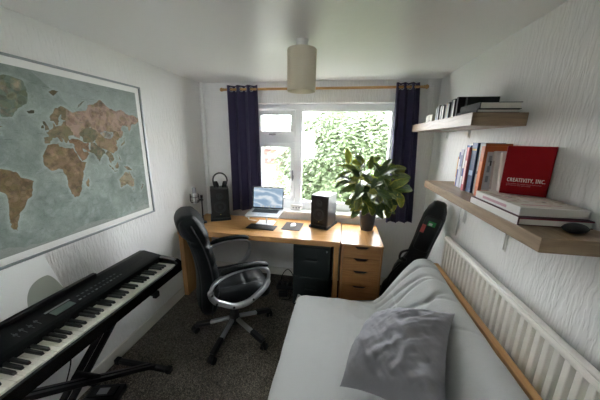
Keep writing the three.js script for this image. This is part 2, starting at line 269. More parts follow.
// ---------------------------------------------------------------- office chair
{
  const th = THREE.MathUtils.degToRad(125), c = thing('office_chair', 'black leather executive swivel chair with silver loop armrests', 'chair', [.785, 0, 1.04], th);
  for (const deg of [167.6, 96, 25, -45, -116]) {
    const a = deg * Math.PI / 180, wx = Math.cos(a), wz = Math.sin(a), dx = wx * Math.cos(th) - wz * Math.sin(th), dz = wx * Math.sin(th) + wz * Math.cos(th), P = (r, y) => [dx * r, y, dz * r];
    const leg = mesh('leg', bar(P(.02, .15), P(.32, .078), .034, .026), M.silver, c);
    mesh('leg_cap', [bar(P(.21, .105), P(.345, .075), .044, .038)], M.black, leg);
    const w = (o) => new THREE.CylinderGeometry(.027, .027, .02, 20).rotateZ(Math.PI / 2).translate(o, 0, 0).rotateY(a * 2.3).translate(dx * .35, .028, dz * .35);
    mesh('caster', [w(-.016), w(.016), cyl(.016, .016, .04, dx * .35, .035, dz * .35, 12)], M.rubber, leg);
  }
  mesh('hub', [cyl(.05, .042, .085, 0, .105, 0)], M.black, c);
  mesh('gas_column', [cyl(.03, .03, .24, 0, .16, 0), cyl(.036, .036, .12, 0, .17, 0)], M.black, c);
  mesh('tilt_mechanism', [bx(-.09, .09, .385, .44, -.13, .13, .02), tube([[.05, .41, .02], [.2, .405, .03], [.27, .40, .03]], .007)], M.black, c);
  const seat = mesh('seat', pad(.52, .135, .52, 40, 12, 40, [.1, .06, .1], (v) => {
    const f = v.z / .26; v.y += .50 - .03 * sst(.5, 1.05, f) + .018 * sst(-.2, -1, f);
    if (v.y > .50) { v.y += .014 * Math.cos(v.x * 9) - .012 * Math.exp(-Math.pow((Math.abs(v.x) - .155) / .014, 2)) - .010 * Math.exp(-Math.pow((v.z - .06) / .012, 2)) * (Math.abs(v.x) < .16 ? 1 : 0); }
    v.z += .02;
  }), leather, c);
  const bend = (v) => { const y = v.y, t = y - .42; v.z += -.235 - .15 * t * (t > 0 ? 1 : .2) + .06 * Math.sin(clamp(t / .72, 0, 1) * Math.PI * .95) - .0; v.z += -1.0 * v.x * v.x * -.6; };
  const back = mesh('backrest', pad(.52, .82, .125, 44, 60, 12, [.12, .13, .055], (v) => {
    v.y += .76; const y = v.y, tp = sst(.95, 1.17, y); v.x *= 1 - .13 * tp - .10 * sst(.62, .35, y);
    if (v.z > 0) { v.z += .02 * Math.cos(v.x * 5); for (const s of [.62, .80, .97]) v.z -= .014 * Math.exp(-Math.pow((y - s) / .013, 2)); v.z += .02 * sst(.98, 1.04, y); for (const s of [-.16, .16]) v.z -= .01 * Math.exp(-Math.pow((v.x - s) / .012, 2)); }
    else { v.z -= .022 * sst(.99, 1.03, y) * sst(1.18, 1.12, y); v.z += .008 * Math.exp(-Math.pow((y - .985) / .010, 2)); for (const s of [-.17, .17]) v.z += .007 * Math.exp(-Math.pow((v.x - s) / .008, 2)); }
    bend(v);
  }), leather, c);
  { const pts = []; for (let i = 0; i <= 40; i++) { const a = i / 40, y = .40 + a * .72; for (const s of [1]) { const v = V(.262 * (1 - .13 * sst(.95, 1.17, y) - .10 * sst(.62, .35, y)), y, 0); bend(v); pts.push([v.x, v.y, v.z]); } }
    mesh('piping', [tube(pts, .0045, 60, 6), tube(pts.map(([x, y, z]) => [-x, y, z]), .0045, 60, 6)], M.darkGrey, back); }
  for (const s of [-1, 1]) {
    const X = (k) => s * (.285 + k);
    const loop = [[X(-.02), .50, -.13], [X(.0), .465, -.04], [X(.0), .47, .06], [X(.0), .525, .15], [X(.005), .60, .215], [X(.01), .705, .225], [X(.01), .755, .16], [X(.01), .765, .05], [X(.005), .74, -.08], [X(-.0), .685, -.175], [X(-.012), .60, -.205], [X(-.02), .53, -.175]];
    const curve = new THREE.CatmullRomCurve3(loop.map((q) => V(...q)), true, 'catmullrom', .5), n = 72, pos = [], idx = [], fr = [];
    for (let i = 0; i < n; i++) { const t = i / n, p = curve.getPointAt(t), tg = curve.getTangentAt(t), side = V(1, 0, 0), up = V().crossVectors(tg, side).normalize(), low = p.y < .62 ? 1.5 : .75; for (let k = 0; k < 10; k++) { const a = k / 10 * Math.PI * 2, q = p.clone().addScaledVector(side, Math.sign(Math.cos(a)) * Math.pow(Math.abs(Math.cos(a)), .6) * .022).addScaledVector(up, Math.sign(Math.sin(a)) * Math.pow(Math.abs(Math.sin(a)), .6) * .014 * low); pos.push(q.x, q.y, q.z); } }
    for (let i = 0; i < n; i++) for (let k = 0; k < 10; k++) { const a = i * 10 + k, b = i * 10 + (k + 1) % 10, d = ((i + 1) % n) * 10 + k, e = ((i + 1) % n) * 10 + (k + 1) % 10; idx.push(a, b, e, a, e, d); }
    const g = new THREE.BufferGeometry(); g.setAttribute('position', new THREE.Float32BufferAttribute(pos, 3)); g.setIndex(idx); g.computeVertexNormals();
    const arm = mesh('armrest', g, M.silver, c);
    mesh('arm_pad', pad(.062, .034, .36, 8, 6, 24, [.028, .016, .03], (v) => { const z = v.z; v.y += .783 - .30 * Math.pow(Math.max(0, -z - .02), 2) * 3.2 - 1.6 * Math.pow(Math.max(0, z - .06), 2); v.z += .045; v.x += X(.01); }), leather, arm);
    const holes = []; for (const [y, z] of [[.53, -.17], [.468, -.05], [.495, .10], [.60, -.198]]) holes.push(new THREE.CylinderGeometry(.009, .009, .006, 14).rotateZ(Math.PI / 2).translate(s * (y > .55 ? .295 : .306), y, z));
    mesh('screw', holes, M.black, arm);
  }
}
// ---------------------------------------------------------------- futon with cover, cushion
{
  const f = thing('futon_sofa', 'futon sofa under a pale grey cotton throw along the radiator', 'sofa');
  const Z0 = .955, Z1 = 3.05;
  // profile of the folded mattress in x, y (closed, from the front foot of the seat over the back and round underneath)
  const prof = [[1.345, .25], [1.335, .33], [1.345, .395], [1.39, .425], [1.50, .435], [1.66, .435], [1.80, .432], [1.90, .432], [1.965, .445], [2.01, .49], [2.06, .57], [2.12, .67], [2.18, .765], [2.235, .835], [2.29, .855], [2.345, .845], [2.385, .80], [2.395, .72], [2.37, .62], [2.32, .50], [2.27, .38], [2.22, .30], [2.15, .27], [1.9, .25], [1.6, .245]];
  const cv = new THREE.CatmullRomCurve3(prof.map(([x, y]) => V(x, y, 0)), true, 'catmullrom', .4), NP = 240, NZ = 200, pts = cv.getSpacedPoints(NP), pos = [], uv = [], idx = [];
  const cx = 1.9, cyy = .42;
  for (let j = 0; j <= NZ; j++) {
    const t = j / NZ, e = Math.min(t, 1 - t) * (Z1 - Z0), rr = .075, k = e < rr ? Math.sqrt(1 - Math.pow(1 - e / rr, 2)) : 1;   // rounded ends
    for (let i = 0; i < NP; i++) {
      const p = pts[i]; let x = p.x, y = p.y, z = Z0 + t * (Z1 - Z0);
      const tg = pts[(i + 1) % NP].clone().sub(pts[(i + NP - 1) % NP]).normalize(), nx = -tg.y, ny = tg.x;  // outward for this direction
      const s = i / NP;
      const onBack = sst(1.93, 2.1, x) * (y > .42 ? 1 : 0);
      let d = .012 * fbm(x * 4 + 3, z * 3, 7) + .006 * (.2 - Math.abs(fbm(x * 7, z * 4 + x * 3, 17, 3)));
      const far = sst(1.75, .95, z);
      for (const [a, b, am, wd] of [[.6, 1.05, .012, .012], [.85, 1.12, .010, .014], [1.2, 1.3, .009, .015], [-.5, 1.5, .006, .014], [.35, 1.22, .009, .011], [.1, 1.42, .006, .01], [.7, 1.6, .006, .012]]) { const q = z - b - a * (x - 2.0) * .55 + .02 * noise2(x * 6, z * 6, 5); d += am * Math.exp(-q * q / (wd * wd)) * (onBack * .9 + .25) * sst(2.42, 2.2, x) * (x > 1.85 ? 1 : .0 + sst(1.7, 1.85, x)); }
      for (const [b, am] of [[1.93, .012], [1.83, .008], [1.74, .006]]) { const q = x - b - .05 * noise2(z * 2.2, b * 9, 8) + .03 * (z - 1.3); d += am * Math.exp(-q * q / .0005) * (y > .4 ? 1 : 0) * sst(.98, 1.15, z); }
      const sag = y > .6 ? -.02 * Math.sin(clamp((z - Z0) / 1.6, 0, 1) * Math.PI) : 0;
      x += -nx * d; y += -ny * d + sag;
      const mx = clamp(x, cx - .45, cx + .2), my = x < 2 ? .34 : lerp(.34, .62, clamp((x - 2) / .3, 0, 1)), ax = x < 2 ? clamp(x, 1.42, 2.1) : clamp(x, 2.1, 2.22 + (y - .5) * .25);
      x = lerp(ax, x, k); y = lerp(my, y, k);
      pos.push(x, y, z); uv.push(s * 3, z);
    }
  }
  for (let j = 0; j < NZ; j++) for (let i = 0; i < NP; i++) { const a = j * NP + i, b = j * NP + (i + 1) % NP, c = a + NP, d = b + NP; idx.push(a, b, d, a, d, c); }
  for (const j of [0, NZ]) { const k = pos.length / 3; pos.push(1.98, .42, j ? Z1 : Z0); uv.push(0, 0); for (let i = 0; i < NP; i++) { const a = j * NP + i, b = j * NP + (i + 1) % NP; j ? idx.push(k, a, b) : idx.push(k, b, a); } }
  const g = new THREE.BufferGeometry(); g.setAttribute('position', new THREE.Float32BufferAttribute(pos, 3)); g.setAttribute('uv', new THREE.Float32BufferAttribute(uv, 2)); g.setIndex(idx); g.computeVertexNormals();
  mesh('throw_cover', g, coverMat, f);
  mesh('corner_fold', sheet(20, 12, (u, v) => [1.345 + u * .09 - .03 * v, .395 - v * .09 + .012 * Math.sin(u * 9), .985 + .018 * Math.sin(u * 7 + v * 3) + .04 * u * (1 - v) - .03], .006), coverMat, f);
  mesh('back_rail', metricUV(bx(2.425, 2.462, .66, .755, .86, 3.1, .006), 'z'), railWood, f);
  mesh('back_post', metricUV(bx(2.425, 2.462, 0, .66, .86, .93, .006), 'y'), railWood, f);
  mesh('back_post', metricUV(bx(2.425, 2.462, 0, .66, 2.98, 3.05, .006), 'y'), railWood, f);
  mesh('seat_rail', metricUV(bx(1.42, 1.46, .14, .235, 1.02, 3.0, .004), 'z'), railWood, f);
  mesh('seat_rail', metricUV(bx(2.1, 2.14, .14, .235, 1.02, 3.0, .004), 'z'), railWood, f);
  for (const [x, z] of [[1.44, 1.05], [1.44, 2.95], [2.12, 1.05], [2.12, 2.95]]) mesh('leg', metricUV(bx(x - .025, x + .025, 0, .14, z - .025, z + .025, .004), 'y'), railWood, f);
}
{ // cushion leaning on the futon back
  const n = 72, S = .247, g0 = (sgn) => (u, v) => {
    const a = u * 2 - 1, b = v * 2 - 1, pin = 1 - .07 * (1 - a * a) * Math.abs(b) ** 3, pin2 = 1 - .07 * (1 - b * b) * Math.abs(a) ** 3;
    const h = Math.pow(Math.max(0, 1 - Math.abs(a) ** 2.4), .62) * Math.pow(Math.max(0, 1 - Math.abs(b) ** 2.4), .62) * (sgn > 0 ? .15 : .06);
    const w = (.022 * fbm(a * 1.6 + 5, b * 1.6, 3) + .048 * (.25 - Math.abs(fbm((a + b) * .9 + 7, (b - a) * 2.6, 23, 3))) * sst(-.5, .5, a) + .02 * (.2 - Math.abs(fbm((a - b) * 1.2, (b + a) * 3.2, 29, 3)))) * Math.min(1, (1 - Math.max(Math.abs(a), Math.abs(b))) * 5 + .12);
    const br = Math.max(0, (a - b) / 2) ** 2 * .055; return [a * S * pin2 + br, b * S * pin - br, sgn * h + (sgn > 0 ? w : w * .3)];
  };
  const mk = (sgn) => { const gg = new THREE.BufferGeometry(), f = g0(sgn), pos = [], uv = [], idx = []; for (let j = 0; j <= n; j++) for (let i = 0; i <= n; i++) { pos.push(...f(i / n, j / n)); uv.push(i / n * .5, j / n * .5); } for (let j = 0; j < n; j++) for (let i = 0; i < n; i++) { const a = j * (n + 1) + i, b = a + 1, c = a + n + 1, d = c + 1; sgn > 0 ? idx.push(a, b, d, a, d, c) : idx.push(a, d, b, a, c, d); } gg.setAttribute('position', new THREE.Float32BufferAttribute(pos, 3)); gg.setAttribute('uv', new THREE.Float32BufferAttribute(uv, 2)); gg.setIndex(idx); gg.computeVertexNormals(); return gg; };
  const c = mesh('cushion', [mk(1), mk(-1)], linenMat); smooth(c.geometry);
  tag(c, 'crumpled grey linen cushion leaning on the futon back', 'cushion');
  c.quaternion.setFromRotationMatrix(new THREE.Matrix4().makeBasis(V(.706, .486, .515).normalize(), V(.425, .292, -.857).normalize(), V(-.567, .824, -.001).normalize())); c.position.set(1.985, .664, 1.722);
}

// ---------------------------------------------------------------- radiator
{
  const r = thing('radiator', 'long white ribbed panel radiator on the wall beside the futon', 'radiator');
  const z0 = .845, z1 = 2.75, y0 = .40, y1 = .985, xf = 2.478, pitch = .0465, s = new THREE.Shape();
  s.moveTo(z0, .022); s.lineTo(z0, 0); const n = Math.floor((z1 - z0) / pitch);
  for (let i = 0; i < n; i++) { const a = z0 + .006 + i * pitch; s.lineTo(a, 0); s.lineTo(a + .006, -.0165); s.lineTo(a + .009, -.018); s.lineTo(a + .0285, -.018); s.lineTo(a + .0315, -.0165); s.lineTo(a + .0375, 0); }
  s.lineTo(z1, 0); s.lineTo(z1, .022); s.closePath();
  const g = new THREE.ExtrudeGeometry(s, { depth: y1 - y0 - .06, bevelEnabled: false });
  g.applyMatrix4(new THREE.Matrix4().makeBasis(V(0, 0, 1), V(1, 0, 0), V(0, 1, 0))); g.translate(xf + .018, y0 + .03, 0);
  { const p = g.attributes.position; for (let i = 0; i < p.count; i += 3) { const t = [p.getX(i), p.getY(i), p.getZ(i)]; p.setXYZ(i, p.getX(i + 1), p.getY(i + 1), p.getZ(i + 1)); p.setXYZ(i + 1, ...t); } g.computeVertexNormals(); }
  mesh('panel', g, M.radiator, r);
  mesh('top_header', [bx(xf - .001, xf + .022, y1 - .034, y1 - .008, z0, z1, .010), bx(xf + .010, xf + .042, y1 - .012, y1, z0, z1, .005)], M.radiator, r);
  mesh('bottom_header', bx(xf - .001, xf + .022, y0, y0 + .034, z0, z1, .010), M.radiator, r);
  mesh('rear_panel', bx(xf + .036, xf + .044, y0 + .02, y1 - .006, z0 + .005, z1 - .005, .002), M.radiator, r);
  for (const z of [z0 - .004, z1]) mesh('side_cover', bx(xf + .008, xf + .044, y0 + .02, y1 - .002, z, z + .004, .001), M.radiator, r);
  for (const z of [1.1, 2.4]) mesh('bracket', bx(xf + .02, W - .001, .5, .85, z, z + .03, .002), M.white, r);
  mesh('pipe', tube([[xf + .04, .43, z0 + .01], [xf + .04, .42, z0 - .03], [xf + .04, .3, z0 - .045], [xf + .04, 0, z0 - .045]], .008), M.white, r);
}
// ---------------------------------------------------------------- shelves on the right wall
function shelf(label, y, z0, z1, th, brackets, leg) {
  const s = thing('wall_shelf', label, 'shelf', [0, 0, 0], 0);
  mesh('board', metricUV(bx(W - .262, W - .001, y - th, y, z0, z1, .0025), 'z', y), shelfWood, s);
  for (const z of brackets) mesh('bracket', [bx(W - .006, W - .001, y - th - leg, y - th, z, z + .02, .001), bx(W - .2, W - .001, y - th - .004, y - th, z, z + .02, .001), bx(W - .014, W - .002, y - th - leg + .01, y - th, z + .008, z + .012, .001)], M.white, s);
}
shelf('upper oak wall shelf carrying cases and black books', 1.853, .165, 1.352, .066, [.35, .755], .06);
shelf('lower oak wall shelf carrying the row of books', 1.402, .745, 1.97, .052, [.90, 1.385], .235);

// ---------------------------------------------------------------- books and cases
// local: spine at x = 0, fore edge at x = d, base y = 0, thickness along z
function book(label, t, h, d, color, opt = {}) {
  const b = thing('book', label, 'book', [0, 0, 0], 0, opt.group), c = std(color, opt.rough ?? .45), e = .0025;
  mesh('cover', [bx(0, d, 0, h, 0, e, .001), bx(0, d, 0, h, t - e, t, .001), bx(0, e, 0, h, e, t - e, .001)], c, b);
  mesh('pages', bx(e, d - .004, .003, h - .003, e, t - e, 0), opt.pages ?? M.paper, b);
  for (const [y0, y1, col] of opt.bands ?? []) mesh('spine_print', bx(-.0004, .0006, y0 * h, y1 * h, t * .15, t * .85, 0), std(col, .5), b);
  return b;
}
const Y2 = 1.402, Y1 = 1.853;
{
  // row on the lower shelf, spines towards the room; [z, thickness, height, depth, spine x, lean, colour, label, bands]
  const row = [
    [.925, .020, .200, .13, 2.455, 0, 0xd9a65a, 'thin small book with an ochre spine at the far end of the lower shelf', [[.1, .3, 0xf0e8d8]]],
    [.948, .030, .232, .15, 2.450, 0, 0x59649c, 'slim lavender-blue book, second in the lower shelf row', [[.5, .8, 0xe8e8ee]]],
    [.981, .038, .252, .16, 2.445, 0, 0xc9cbd8, 'pale lilac-white book beside the slim lavender-blue one', [[.55, .85, 0x8c93b8]]],
    [1.022, .040, .262, .16, 2.448, 0, 0xe2e2e4, 'white book left of the bright blue book', [[.3, .5, 0x4b5f9c]]],
    [1.065, .050, .280, .17, 2.440, 0, 0x1c4c98, 'bright blue hardback in the lower shelf row', [[.78, .84, 0xd8e2f0], [.2, .4, 0x153a78]]],
    [1.118, .030, .268, .19, 2.418, 0, 0xd56f78, 'pinkish red spined paperback between the two blue books', [[.15, .7, 0xf0d9d6]]],
    [1.152, .062, .297, .18, 2.430, 0, 0x163f70, 'thick navy blue hardback, tallest of the blue books', [[.35, .45, 0x7fa0c8], [.85, .88, 0xd5b95c]]],
    [1.218, .060, .295, .17, 2.440, 0, 0xa8a79e, 'thick grey book between the navy and orange books', [[.4, .46, 0x54544e]]],
    [1.282, .036, .280, .15, 2.420, 0, 0xc2602a, 'orange book with a pale panel on its cover', [[.2, .7, 0xd9793c]]],
  ];
  for (const [z, t, h, d, x, lean, col, label, bands] of row) { const b = book(label, t, h, d, col, { bands, group: 'books standing on the lower shelf' }); b.position.set(x, Y2, z); if (/orange/.test(label)) {
    const tex = canvasTex(256, 400, (g, w, hh) => { g.fillStyle = '#c2602a'; g.fillRect(0, 0, w, hh); g.fillStyle = '#c9ccd0'; g.fillRect(24, 40, 210, 310); g.fillStyle = '#8f969c'; for (let i = 0; i < 9; i++) g.fillRect(44 + (i % 3) * 60, 70 + Math.floor(i / 3) * 80, 26, 52); g.fillStyle = '#3d4248'; for (let i = 0; i < 5; i++) g.fillRect(60 + i * 30, 110 + (i % 2) * 70, 14, 40); });
    mesh('cover_print', new THREE.PlaneGeometry(d - .004, h - .004).translate(d / 2, h / 2, t + .0004), new THREE.MeshStandardMaterial({ map: tex, roughness: .4 }), b); } }
  const wb = book('white paperback leaning between the orange and red books', .026, .255, .105, 0xdcd9d4, { bands: [[.2, .8, 0xb9a9a4]], group: 'books standing on the lower shelf' }); wb.position.set(2.462, Y2, 1.348); wb.rotation.x = -.10;
  const wb2 = book('thin cream paperback just left of the red book', .020, .250, .098, 0xe6e1d6, { group: 'books standing on the lower shelf' }); wb2.position.set(2.470, Y2, 1.402); wb2.rotation.x = -.12;
}
function flat(label, z0, z1, x0, x1, y, t, color, opt = {}) {         // lying book, spine along z at x0
  const b = thing('book', label, 'book', [x0, y, z0], 0, opt.group), e = .003, c = opt.map ? new THREE.MeshStandardMaterial({ map: opt.map, roughness: .75 }) : std(color, .7), L = z1 - z0, D = x1 - x0;
  mesh('cover', [bx(0, D, 0, e, 0, L, .001), bx(0, D, t - e, t, 0, L, .001), bx(0, .004, e, t - e, 0, L, .001)], std(color, .7), b);
  mesh('pages', bx(.004, D - .004, e, t - e, .004, L - .004, 0), opt.pages ?? M.paper, b);
  if (opt.map) mesh('cover_print', new THREE.PlaneGeometry(D - .006, L - .006).rotateX(-Math.PI / 2).translate(D / 2, t + .0005, L / 2), c, b);
  if (opt.stripe) mesh('stripe', [bx(-.0005, .004, t * .30, t * .66, L * .2, L * .75, 0)], std(opt.stripe, .5), b);
  if (opt.spine) mesh('spine_jacket', bx(-.0008, .0006, .0008, t - .0008, 0.001, L - .004, 0), std(opt.spine, .6), b);
  if (opt.edge) mesh('end_paper', bx(.004, D * .999, t - e - .003, t - e, L - .0045, L - .001, 0), std(opt.edge, .5), b);
  return b;
}
{
  const coverTex = canvasTex(512, 768, (g, w, h) => { const R = rng(9); g.fillStyle = '#cdc7be'; g.fillRect(0, 0, w, h); for (let i = 0; i < 110; i++) { g.fillStyle = ['#b98f8a', '#9c967f', '#cda49e', '#857c70', '#b3a994'][Math.floor(R() * 5)]; g.globalAlpha = .5; g.beginPath(); g.ellipse(R() * w, h * .15 + R() * h * .6, 10 + R() * 46, 8 + R() * 26, R() * 3, 0, 7); g.fill(); } g.globalAlpha = 1; g.fillStyle = '#b05a66'; g.fillRect(60, 650, 320, 14); g.fillRect(60, 680, 220, 10); g.fillStyle = '#4c4640'; for (const [x, y] of [[150, 330], [330, 520], [250, 180]]) { g.beginPath(); g.ellipse(x, y, 18, 12, .3, 0, 7); g.fill(); } });
  flat('large white hardback lying flat on the shelf, lower of two', 1.475, 1.840, 2.318, 2.562, Y2 + .0005, .030, 0x4a1a26, { spine: 0xe2dfda, edge: 0x8c1f3a });
  flat('large white patterned hardback lying flat under the red book, upper of two', 1.487, 1.815, 2.332, 2.566, Y2 + .031, .033, 0xe3e0dc, { map: coverTex, stripe: 0xc9a0a6 });
  // red hardback facing the room
  const w = .168, h = .222, t = .026, rb = thing('book', 'bright red hardback standing upright with white title lettering', 'book', [2.425, Y2 + .0645, 1.500], -.46);
  const cov = canvasTex(768, 1014, (g, W2, H2) => {
    g.fillStyle = '#9c0d16'; g.fillRect(0, 0, W2, H2); g.fillStyle = '#efe9e2'; g.textAlign = 'left'; g.font = 'bold 112px sans-serif';
    g.save(); g.translate(84, 745); g.scale(.98, 1); g.fillText('CREATIVITY, INC.', 0, 0, 640); g.restore();
    g.font = '26px sans-serif'; g.fillStyle = '#d8b4b0'; g.fillText('OVERCOMING THE UNSEEN FORCES THAT STAND', 86, 800, 600); g.fillText('IN THE WAY OF TRUE INSPIRATION', 86, 836, 470);
  });
  mesh('cover', [bx(0, w, 0, h, 0, .003, .001), bx(0, w, 0, h, t - .003, t, .001), bx(0, .003, 0, h, 0, t, .001)], std(0x9c0d16, .6), rb);
  mesh('pages', bx(.003, w - .004, .003, h - .003, .003, t - .003, 0), M.paper, rb);
  mesh('cover_print', new THREE.PlaneGeometry(w - .002, h - .002).translate(w / 2, h / 2, t + .0005), phys(0xffffff, .6, { map: cov, specularIntensity: .4 }), rb);
  rb.rotation.x = 0;
  const st = thing('pebble', 'small black oval object on the near end of the lower shelf', 'ornament', [2.462, Y2, 1.893], .4);
  mesh('body', new THREE.SphereGeometry(1, 28, 18).scale(.042, .017, .03).translate(0, .0175, 0), std(0x0c0d0e, .55), st);
  mesh('seam', new THREE.TorusGeometry(1, .02, 8, 40).rotateX(Math.PI / 2).scale(.0425, .05, .0303).translate(0, .0175, 0), M.rubber, st);
}
{ // upper shelf
  const caseOf = (label, z, t, h, d, x, col, spine) => { const b = thing('media_case', label, 'case', [x, Y1, z], 0, 'cases standing on the upper shelf'); mesh('case', bx(0, d, 0, h, 0, t, .002), std(col, .3), b); mesh('spine_label', bx(-.0006, .001, h * .06, h * .94, t * .12, t * .88, 0), std(spine, .5), b); return b; };
  [['pale cream cassette box, furthest on the upper shelf', .46, .05, .055, .09, 2.345, 0xcfcabc, 0xe0dccf], ['white cassette box second from the far end of the upper shelf', .515, .045, .060, .09, 2.342, 0xd8d6d0, 0xb9b4a8], ['grey-white cassette box next to the dark cases on the upper shelf', .565, .06, .058, .09, 2.342, 0xc4c3bd, 0xd9d6cc]].forEach((a) => caseOf(...a));
  const tones = [[0x232528, 0xb7b9bb, 'dark case with a light grey spine'], [0xa9abae, 0x3b3d42, 'grey case with a charcoal spine'], [0x1b1c1e, 0x8d9196, 'black case with a mid grey spine'], [0xc9c9c8, 0xdedede, 'white case with a white spine'], [0x2c2e33, 0x4d5660, 'charcoal case with a slate spine'], [0x141416, 0xe2e0dc, 'black case with a bright white spine'], [0x9a9da0, 0x7b7f84, 'silver case with a grey spine'], [0x202124, 0xc4b9a0, 'black case with a tan spine'], [0x3a3c40, 0x9fa6ad, 'dark grey case with a bluish spine'], [0x121214, 0x2a2c30, 'all black case'], [0xb8b9ba, 0x56595e, 'light grey case with a dark grey spine'], [0x17181a, 0xd2d2d0, 'black case with an off-white spine'], [0x101012, 0x6b6e72, 'black case with a dim spine']];
  const where = ['first from the far end', 'second from the far end', 'third from the far end', 'fourth from the far end', 'fifth from the far end', 'sixth from the far end', 'seventh, mid row', 'eighth in the row', 'ninth in the row', 'tenth in the row', 'third from the near end', 'second from the near end', 'nearest the flat books'];
  let z = .66; tones.forEach(([c, s, l], i) => { const t = i < 9 ? .030 : .026; caseOf(l + ' on upper shelf, ' + where[i], z, t, .098 + .012 * ((i * 7) % 5) / 4 + (i > 8 ? .012 : 0), .125, 2.352 - .004 * (i % 3), c, s); z += t + .0012; });
  const bk = book('dark green-black hardback standing behind the flat books on the upper shelf', .03, .115, .175, 0x1c2622, { rough: .4 }); bk.position.set(2.385, Y1, 1.065);
  flat('thin black book lying flat on the upper shelf, lower of two', 1.10, 1.342, 2.335, 2.535, Y1 + .0005, .017, 0x111214);
  flat('thick black hardback lying flat on the upper shelf, upper of two', 1.115, 1.346, 2.345, 2.54, Y1 + .018, .034, 0x0e0f11);
}
